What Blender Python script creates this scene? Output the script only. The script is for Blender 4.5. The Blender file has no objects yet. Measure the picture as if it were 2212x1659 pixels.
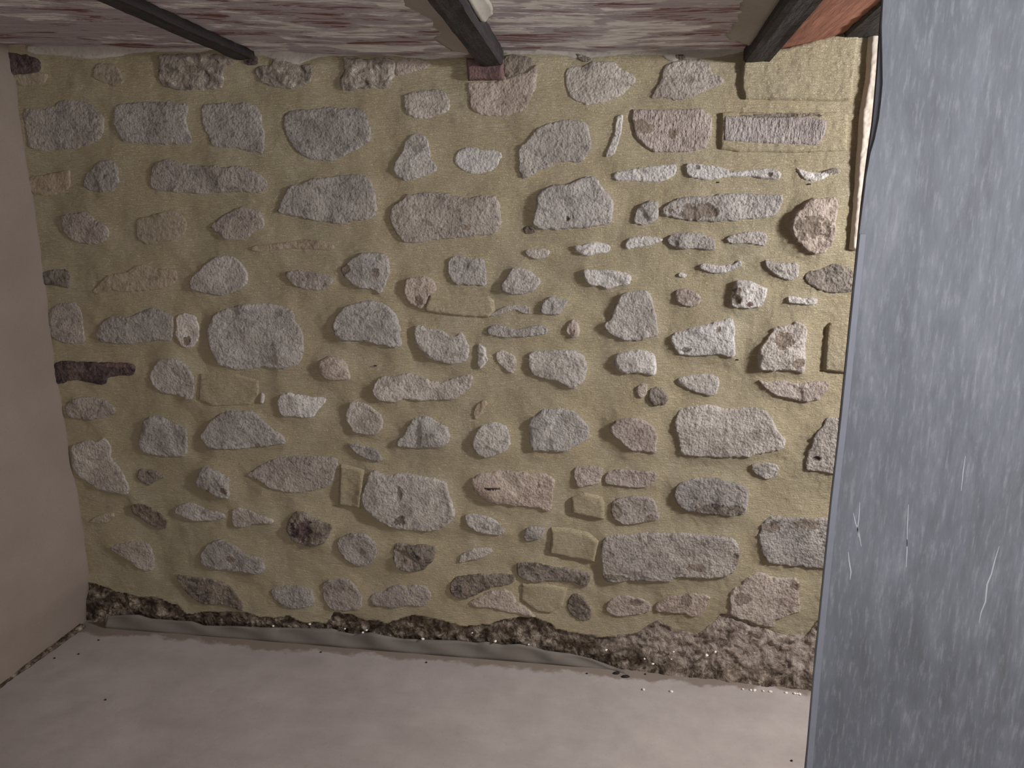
import bpy, math, random
import numpy as np
from mathutils import Matrix, Vector

C = bpy.context.scene.collection
SC = bpy.context.scene

# ------------------------------------------------------------------ camera
W, H, F = 2212, 1659, 1660.0
CAM = np.array([0.0, -2.5, 1.61])
n = np.array([244.0, 380.0, 1660.0]); n /= np.linalg.norm(n)      # the wall normal seen by the lens
u = np.array([0.0, n[2], -n[1]]); u /= np.linalg.norm(u)          # world up
r = np.cross(u, n)                                                # world right
cam_d = bpy.data.cameras.new('camera'); cam = bpy.data.objects.new('camera', cam_d); C.objects.link(cam)
cam.matrix_world = Matrix(((r[0], r[1], -r[2], CAM[0]),
                           (n[0], n[1], -n[2], CAM[1]),
                           (u[0], u[1], -u[2], CAM[2]), (0, 0, 0, 1)))
cam_d.sensor_width = 36.0; cam_d.lens = F / W * 36.0
cam_d.clip_start = 0.02
SC.camera = cam

# ------------------------------------------------------------------ light
world = bpy.data.worlds.new('world'); SC.world = world; world.use_nodes = True
bg = world.node_tree.nodes['Background']
bg.inputs[0].default_value = (1.0, 0.96, 0.95, 1); bg.inputs[1].default_value = 1.36

def area(name, loc, aim, size, power, col):
    d = bpy.data.lights.new(name, 'AREA'); d.energy = power; d.color = col
    d.shape = 'DISK'; d.size = size
    o = bpy.data.objects.new(name, d); C.objects.link(o); o.location = loc
    o.rotation_euler = (Vector(aim) - Vector(loc)).to_track_quat('-Z', 'Y').to_euler()
    return o
# work lamp standing behind the grey panel, raking along the stones
area('work_lamp_light', (1.95, -0.98, 1.88), (0.7, 0.0, 1.15), 0.22, 78, (0.96, 0.98, 1.03))
# added fill beside the camera, no seen source, to brighten the panel's top
area('panel_fill_light', (0.75, -2.35, 1.74), (0.68, -1.25, 1.88), 0.6, 11, (0.95, 0.96, 1.0))

SC.view_settings.view_transform = 'Standard'; SC.view_settings.look = 'None'
SC.view_settings.gamma = 1; SC.view_settings.use_curve_mapping = False
SC.view_settings.exposure = 0.0

# ------------------------------------------------------------------ helpers
def ray(px, py):
    v = np.array([px - W / 2, H / 2 - py, F])
    return np.array([v @ r, v @ n, v @ u])
def on_wall(px, py, Y=0.0):
    d = ray(px, py); t = (Y - CAM[1]) / d[1]; p = CAM + t * d
    return p[0], p[2]
def on_z(px, py, z=0.0):
    d = ray(px, py); t = (z - CAM[2]) / d[2]; p = CAM + t * d
    return p[0], p[1]

_rng = np.random.RandomState(7)
_tab = _rng.rand(256, 256)
def vnoise(x, y):
    xi = np.floor(x).astype(int); yi = np.floor(y).astype(int)
    fx = x - xi; fy = y - yi
    fx = fx * fx * (3 - 2 * fx); fy = fy * fy * (3 - 2 * fy)
    a = _tab[xi & 255, yi & 255]; b = _tab[(xi + 1) & 255, yi & 255]
    c = _tab[xi & 255, (yi + 1) & 255]; d = _tab[(xi + 1) & 255, (yi + 1) & 255]
    return (a * (1 - fx) + b * fx) * (1 - fy) + (c * (1 - fx) + d * fx) * fy
def fbm(x, y, scale, octv=4, seed=0, gain=0.5):
    s = 0; amp = 1; tot = 0; f = 1 / scale
    for k in range(octv):
        s = s + amp * (vnoise(x * f + seed * 17.3 + k * 31.7, y * f + seed * 9.1 + k * 11.3) - 0.5)
        tot += amp; amp *= gain; f *= 2.03
    return s / tot * 2
def sdf(P, X, Z):
    """signed distance to polygon, positive inside"""
    P = np.asarray(P); N = len(P)
    d2 = np.full(X.shape, 1e9); ins = np.zeros(X.shape, bool)
    for i in range(N):
        ax, az = P[i]; bx, bz = P[(i + 1) % N]
        ex, ez = bx - ax, bz - az; L = ex * ex + ez * ez + 1e-12
        t = np.clip(((X - ax) * ex + (Z - az) * ez) / L, 0, 1)
        d2 = np.minimum(d2, (X - ax - t * ex) ** 2 + (Z - az - t * ez) ** 2)
        if abs(ez) > 1e-12:
            c = (az > Z) != (bz > Z)
            ins ^= c & (X < ex * (Z - az) / ez + ax)
    d = np.sqrt(d2)
    return np.where(ins, d, -d)

def new_obj(name, verts, faces, m, parent=None, loc=(0, 0, 0), smooth=True):
    me = bpy.data.meshes.new(name)
    me.from_pydata([tuple(v) for v in verts], [], [tuple(f) for f in faces])
    me.update()
    if smooth: me.polygons.foreach_set('use_smooth', [True] * len(me.polygons))
    if m: me.materials.append(m)
    o = bpy.data.objects.new(name, me); C.objects.link(o); o.location = loc
    if parent: o.parent = parent
    return o
def tag(o, label, cat, group=None, kind=None):
    o['label'] = label; o['category'] = cat
    if group: o['group'] = group
    if kind: o['kind'] = kind
    return o
def struct(o, label=None):
    o['kind'] = 'structure'
    if label: o['label'] = label
    return o
def box(name, lo, hi, m, parent=None, bevel=0.0):
    x0, y0, z0 = lo; x1, y1, z1 = hi
    v = [(x0, y0, z0), (x1, y0, z0), (x1, y1, z0), (x0, y1, z0), (x0, y0, z1), (x1, y0, z1), (x1, y1, z1), (x0, y1, z1)]
    f = [(0, 3, 2, 1), (4, 5, 6, 7), (0, 1, 5, 4), (1, 2, 6, 5), (2, 3, 7, 6), (3, 0, 4, 7)]
    o = new_obj(name, v, f, m, parent, smooth=False)
    if bevel:
        b = o.modifiers.new('bevel', 'BEVEL'); b.width = bevel; b.segments = 2
    return o

# ------------------------------------------------------------------ materials
def srgb(r_, g_, b_):
    f = lambda c: (c / 255 / 12.92) if c / 255 <= 0.04045 else ((c / 255 + 0.055) / 1.055) ** 2.4
    return (f(r_), f(g_), f(b_), 1)
class NT:
    def __init__(s, name, rough=0.9, spec=0.25):
        s.m = bpy.data.materials.new(name); s.m.use_nodes = True; s.t = s.m.node_tree
        s.b = s.t.nodes['Principled BSDF']; s.b.inputs['Roughness'].default_value = rough
        s.b.inputs['Specular IOR Level'].default_value = spec
        s.tc = s.t.nodes.new('ShaderNodeTexCoord').outputs['Object']
        s.info = s.t.nodes.new('ShaderNodeObjectInfo')
        s.vec = s.tc
    def link(s, a, b): s.t.links.new(a, b)
    def jitter(s):
        m = s.t.nodes.new('ShaderNodeMath'); m.operation = 'MULTIPLY'; m.inputs[1].default_value = 37.0
        s.link(s.info.outputs['Random'], m.inputs[0])
        a = s.t.nodes.new('ShaderNodeVectorMath'); a.operation = 'ADD'
        s.link(s.tc, a.inputs[0]); s.link(m.outputs[0], a.inputs[1]); s.vec = a.outputs[0]
    def scaled(s, sc, rot=(0, 0, 0)):
        m = s.t.nodes.new('ShaderNodeMapping'); m.inputs['Scale'].default_value = sc
        m.inputs['Rotation'].default_value = rot
        s.link(s.vec, m.inputs['Vector']); return m.outputs[0]
    def noise(s, scale, detail=4, rough=0.6, vec=None, dist=0.0):
        k = s.t.nodes.new('ShaderNodeTexNoise'); k.inputs['Scale'].default_value = scale
        k.inputs['Detail'].default_value = detail; k.inputs['Roughness'].default_value = rough
        k.inputs['Distortion'].default_value = dist
        s.link(vec if vec is not None else s.vec, k.inputs['Vector']); return k.outputs['Fac']
    def voro(s, scale, vec=None, feat='F1'):
        k = s.t.nodes.new('ShaderNodeTexVoronoi'); k.inputs['Scale'].default_value = scale; k.feature = feat
        s.link(vec if vec is not None else s.vec, k.inputs['Vector']); return k.outputs['Distance']
    def ramp(s, fac, stops, interp='LINEAR'):
        k = s.t.nodes.new('ShaderNodeValToRGB'); e = k.color_ramp; e.interpolation = interp
        while len(e.elements) < len(stops): e.elements.new(0.5)
        for el, (p, c) in zip(e.elements, stops):
            el.position = p; el.color = c if len(c) == 4 else (*c, 1)
        s.link(fac, k.inputs[0]); return k.outputs[0]
    def mask(s, fac, a, b):
        if a > b: return s.ramp(fac, [(b, (1, 1, 1, 1)), (a, (0, 0, 0, 1))])
        return s.ramp(fac, [(a, (0, 0, 0, 1)), (b, (1, 1, 1, 1))])
    def mix(s, fac, a, b, blend='MIX'):
        k = s.t.nodes.new('ShaderNodeMix'); k.data_type = 'RGBA'; k.blend_type = blend
        for sock, v in ((k.inputs[0], fac), (k.inputs[6], a), (k.inputs[7], b)):
            if isinstance(v, (tuple, float, int)): sock.default_value = v
            else: s.link(v, sock)
        return k.outputs[2]
    def mul(s, a, b):
        k = s.t.nodes.new('ShaderNodeMath'); k.operation = 'MULTIPLY'
        for sock, v in ((k.inputs[0], a), (k.inputs[1], b)):
            if isinstance(v, (float, int)): sock.default_value = v
            else: s.link(v, sock)
        return k.outputs[0]
    def add(s, a, b):
        k = s.t.nodes.new('ShaderNodeMath'); k.operation = 'ADD'
        for sock, v in ((k.inputs[0], a), (k.inputs[1], b)):
            if isinstance(v, (float, int)): sock.default_value = v
            else: s.link(v, sock)
        return k.outputs[0]
    def axis(s, i):
        k = s.t.nodes.new('ShaderNodeSeparateXYZ'); s.link(s.tc, k.inputs[0]); return k.outputs[i]
    def color(s, c): s.link(c, s.b.inputs['Base Color'])
    def bump(s, h, strength=0.5, dist=0.004):
        k = s.t.nodes.new('ShaderNodeBump'); k.inputs['Strength'].default_value = strength
        k.inputs['Distance'].default_value = dist
        s.link(h, k.inputs['Height'])
        s.link(k.outputs[0], s.b.inputs['Normal'])

def rock(name, base, lite, dark, darkness=0.5, bump=0.6, streak=False):
    k = NT(name, 0.92, 0.2); k.jitter()
    big = k.noise(9, 4, 0.6); fine = k.noise(95, 5, 0.7); mid = k.noise(32, 4, 0.65, dist=0.5)
    c = k.mix(k.mask(big, 0.35, 0.68), base, lite)
    c = k.mix(k.mul(k.mask(mid, 0.53, 0.66), darkness * 0.8), c, dark)
    c = k.mix(k.mul(k.mask(fine, 0.54, 0.66), 0.6 * darkness + 0.2), c, dark)
    c = k.mix(k.mul(k.mask(fine, 0.42, 0.30), 0.35), c, lite)
    # each stone a little different
    tint = k.ramp(k.info.outputs['Random'], [(0, (0.86, 0.85, 0.85, 1)), (0.5, (0.98, 0.97, 0.95, 1)), (1, (1.0, 0.95, 0.90, 1))])
    c = k.mix(1.0, c, tint, 'MULTIPLY')
    k.color(c)
    pits = k.voro(120)
    h = k.add(k.mul(fine, 1.2), k.add(k.mul(mid, 1.0), k.mul(pits, 0.5)))
    if streak: h = k.add(h, k.mul(k.noise(1, 3, 0.6, vec=k.scaled((150, 40, 45))), 1.6))
    k.bump(h, bump, 0.008)
    return k.m
MAT = {}
MAT['S'] = rock('weathered_patch', srgb(118, 106, 94), srgb(140, 128, 116), srgb(78, 69, 61), 0.6, 0.8)
MAT['L'] = rock('pale_limestone', srgb(162, 154, 145), srgb(190, 183, 174), srgb(104, 97, 90), 0.65, 1.0)
MAT['G'] = rock('grey_stone', srgb(150, 142, 134), srgb(174, 166, 157), srgb(86, 81, 76), 0.7, 1.0)
MAT['P'] = rock('buff_stone', srgb(160, 146, 134), srgb(184, 172, 160), srgb(108, 92, 82), 0.65, 0.95)
MAT['D'] = rock('dark_stone', srgb(108, 98, 88), srgb(150, 140, 128), srgb(48, 42, 38), 0.85, 0.9)
MAT['W'] = rock('white_stone', srgb(178, 171, 163), srgb(206, 200, 193), srgb(108, 100, 97), 0.6, 0.9)
MAT['H'] = rock('tooled_stone', srgb(156, 145, 138), srgb(180, 170, 162), srgb(98, 88, 84), 0.65, 1.0, True)
MAT['K'] = rock('dark_rubble_hole_shade', srgb(58, 48, 50), srgb(120, 104, 100), srgb(20, 17, 20), 0.9, 0.9)  # near-black brick and rubble; also painted as the shade inside holes
MAT['B'] = rock('old_brick', srgb(98, 78, 76), srgb(122, 100, 96), srgb(58, 48, 48), 0.7, 0.6)
MAT['F'] = rock('smeared_stone', srgb(140, 128, 108), srgb(158, 147, 130), srgb(96, 85, 72), 0.6, 0.5)   # stone half hidden by smeared mortar

def mortar_mat():
    k = NT('lime_mortar', 0.95, 0.15)
    big = k.noise(1.6, 4, 0.55); mid = k.noise(7, 4, 0.6); fine = k.noise(170, 4, 0.7)
    brush = k.noise(1, 5, 0.7, vec=k.scaled((55, 55, 210), (0, 0.25, 0)), dist=1.2)
    c = k.mix(k.mask(big, 0.35, 0.65), srgb(186, 170, 138), srgb(176, 163, 134))
    c = k.mix(k.mul(k.mask(mid, 0.52, 0.72), 0.5), c, srgb(200, 187, 162))
    c = k.mix(k.mul(k.mask(mid, 0.45, 0.30), 0.45), c, srgb(170, 152, 120))
    c = k.mix(k.mul(k.mask(fine, 0.60, 0.72), 0.25), c, srgb(146, 130, 102))
    k.color(c)
    k.bump(k.add(k.mul(fine, 1.0), k.mul(brush, 1.6)), 1.0, 0.007)
    return k.m
MAT['M'] = mortar_mat()

def rubble_mat():
    k = NT('crumbling_rubble', 0.97, 0.12)
    a = k.noise(7, 5, 0.65, dist=0.8); b = k.noise(26, 5, 0.7, dist=0.6); f = k.noise(110, 4, 0.7)
    c = k.ramp(b, [(0.32, srgb(38, 31, 26)), (0.46, srgb(78, 66, 55)), (0.54, srgb(118, 105, 91)), (0.66, srgb(168, 156, 140))])
    z = k.axis(2)
    c = k.mix(k.mul(k.mask(a, 0.56, 0.66), 0.5), c, srgb(146, 130, 113))
    c = k.mix(k.mul(k.mask(a, 0.50, 0.40), 0.6), c, srgb(62, 50, 40))
    c = k.mix(k.mul(k.mask(f, 0.55, 0.7), 0.5), c, srgb(44, 36, 30))
    k_ = k.noise(5, 3, 0.5)
    x = k.axis(0); right = k.mask(k.add(x, k.mul(k_, 0.5)), 0.10, 0.50)
    up = k.mask(k.add(k.axis(2), k.mul(k_, 0.08)), 0.075, 0.115)
    c = k.mix(k.mul(k.mul(right, up), 0.8), c, k.ramp(b, [(0.34, srgb(96, 84, 74)), (0.5, srgb(150, 136, 124)), (0.66, srgb(178, 165, 152))]))
    k.color(c)
    k.bump(k.add(k.mul(f, 1.0), k.mul(b, 2.0)), 0.9, 0.008)
    return k.m
MAT['R'] = rubble_mat()

def top_rubble_mat():
    k = NT('old_wall_rubble', 0.96, 0.15); k.jitter()
    b = k.noise(30, 5, 0.7, dist=0.6); f = k.noise(100, 4, 0.7)
    c = k.ramp(b, [(0.30, srgb(70, 66, 62)), (0.45, srgb(126, 116, 104)), (0.56, srgb(150, 140, 128)), (0.70, srgb(190, 180, 166))])
    c = k.mix(k.mul(k.mask(f, 0.58, 0.7), 0.6), c, srgb(66, 60, 58))
    k.color(c); k.bump(k.add(f, k.mul(b, 2.0)), 0.9, 0.008)
    return k.m
MAT['T'] = top_rubble_mat()

def plaster_mat(name, a_, b_, c_=None):
    k = NT(name, 0.93, 0.2)
    big = k.noise(3.0, 5, 0.6); fine = k.noise(150, 3, 0.6)
    c = k.mix(k.mask(big, 0.35, 0.68), a_, b_)
    if c_: c = k.mix(k.mul(k.mask(fine, 0.55, 0.7), 0.4), c, c_)
    k.color(c); k.bump(k.add(k.mul(fine, 0.3), k.noise(35, 3)), 0.25, 0.003)
    return k.m
MAT['A'] = MAT['plaster'] = plaster_mat('grey_plaster', srgb(150, 142, 132), srgb(170, 163, 152), srgb(110, 104, 98))
MAT['cream'] = plaster_mat('cream_plaster', srgb(186, 174, 158), srgb(202, 190, 174), srgb(150, 134, 116))
MAT['leftwall'] = plaster_mat('smooth_beige_plaster', srgb(124, 111, 101), srgb(134, 121, 110), srgb(114, 102, 94))

def floor_mat():
    k = NT('concrete_floor', 0.85, 0.25)
    big = k.noise(1.4, 5, 0.6, dist=0.4); mid = k.noise(7, 5, 0.65); fine = k.noise(140, 3, 0.6)
    sweep = k.noise(1, 5, 0.6, vec=k.scaled((2.2, 9, 1)))
    c = k.mix(k.mask(big, 0.34, 0.66), srgb(154, 144, 138), srgb(168, 158, 151))
    c = k.mix(k.mul(k.mask(sweep, 0.38, 0.80), 0.45), c, srgb(180, 171, 164))
    c = k.mix(k.mul(k.mask(mid, 0.62, 0.30), 0.40), c, srgb(136, 126, 120))
    c = k.mix(k.mul(k.mask(fine, 0.62, 0.72), 0.3), c, srgb(112, 102, 95))
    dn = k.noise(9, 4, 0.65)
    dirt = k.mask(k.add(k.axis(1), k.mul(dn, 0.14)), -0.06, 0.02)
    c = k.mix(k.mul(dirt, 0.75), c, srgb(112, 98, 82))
    k.color(c); k.bump(k.add(k.mul(fine, 0.5), k.mul(mid, 2.0)), 0.25, 0.004)
    return k.m
def ceiling_mat():
    k = NT('peeling_ceiling', 0.85, 0.25)
    v = k.scaled((5, 80, 20)); v2 = k.scaled((4.2, 13, 10)); v3 = k.scaled((9, 150, 20))
    fib = k.noise(1, 5, 0.65, vec=v); pat = k.noise(1, 5, 0.62, vec=v2, dist=0.25); ff = k.noise(1, 3, 0.6, vec=v3)
    blot = k.noise(2.6, 4, 0.6)
    c = k.mix(k.mask(fib, 0.35, 0.65), srgb(168, 156, 160), srgb(190, 182, 184))
    red = k.mul(k.mask(pat, 0.54, 0.57), k.mask(fib, 0.48, 0.52))
    c = k.mix(k.mul(red, 0.9), c, srgb(112, 58, 50))
    wh = k.mul(k.mask(pat, 0.49, 0.46), k.mask(ff, 0.42, 0.46))
    c = k.mix(k.mul(k.mul(wh, k.mask(blot, 0.42, 0.45)), 0.95), c, srgb(236, 232, 226))
    c = k.mix(k.mul(k.mask(ff, 0.60, 0.68), 0.5), c, srgb(120, 84, 80))
    k.color(c); k.bump(k.add(k.mul(fib, 1.5), k.add(ff, k.mul(wh, 0.8))), 0.55, 0.006)
    return k.m
def terracotta_mat():
    k = NT('red_timber_boards', 0.85, 0.25)
    v = k.scaled((90, 5, 20)); f = k.noise(1, 5, 0.7, vec=v); b = k.noise(12, 4)
    c = k.mix(k.mask(f, 0.35, 0.65), srgb(112, 70, 54), srgb(146, 98, 78))
    c = k.mix(k.mul(k.mask(b, 0.55, 0.7), 0.5), c, srgb(80, 54, 46))
    k.color(c); k.bump(f, 0.5, 0.004); return k.m
def iron_mat():
    k = NT('blackened_joist', 0.75, 0.3)
    f = k.noise(1, 5, 0.7, vec=k.scaled((60, 6, 60))); b = k.noise(40, 4)
    c = k.mix(k.mask(f, 0.35, 0.65), srgb(34, 31, 32), srgb(54, 49, 48))
    c = k.mix(k.mul(k.mask(b, 0.6, 0.72), 0.6), c, srgb(84, 72, 64))
    k.color(c); k.bump(k.add(f, b), 0.7, 0.006); return k.m
def panel_mat():
    k = NT('brushed_grey_panel', 0.62, 0.35)
    st = k.noise(1, 6, 0.65, vec=k.scaled((16, 1, 3.2)), dist=0.6)
    fine = k.noise(1, 4, 0.7, vec=k.scaled((140, 1, 22)))
    blot = k.noise(2.1, 4, 0.55)
    c = k.mix(k.mask(blot, 0.35, 0.65), srgb(106, 111, 119), srgb(128, 133, 141))
    c = k.mix(k.mul(k.mask(st, 0.50, 0.68), 0.6), c, srgb(92, 95, 98))
    c = k.mix(k.mul(k.mask(st, 0.48, 0.28), 0.4), c, srgb(162, 166, 176))
    c = k.mix(k.mul(k.mask(fine, 0.52, 0.66), 0.30), c, srgb(178, 180, 186))
    c = k.mix(k.mul(k.mask(fine, 0.48, 0.36), 0.30), c, srgb(100, 102, 106))
    k.color(c); k.bump(k.add(k.mul(st, 1.0), k.mul(fine, 0.4)), 0.18, 0.003)
    return k.m
MAT['floor'] = floor_mat(); MAT['ceiling'] = ceiling_mat(); MAT['red'] = terracotta_mat()
MAT['iron'] = iron_mat(); MAT['panel'] = panel_mat()
def plain(name, c, rough=0.7):
    k = NT(name, rough, 0.3); nn = k.noise(40, 4)
    k.color(k.mix(k.mul(nn, 0.5), c, tuple(min(1, x * 1.5) for x in c[:3]) + (1,))); k.bump(nn, 0.2, 0.002); return k.m
MAT['dark_edge'] = plain('dark_backing_grey', srgb(72, 72, 78), 0.8)
MAT['trimgrey'] = plain('panel_edge_grey', srgb(128, 132, 142), 0.5)
MAT['scratch'] = plain('pale_scratch', srgb(172, 178, 184), 0.5)
MAT['membrane'] = plain('grey_membrane', srgb(100, 93, 85), 0.8)
MAT['chip'] = plain('black_chip', srgb(30, 26, 26), 0.8)
MAT['pebble'] = plain('white_grit', srgb(205, 196, 182), 0.8)

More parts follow.
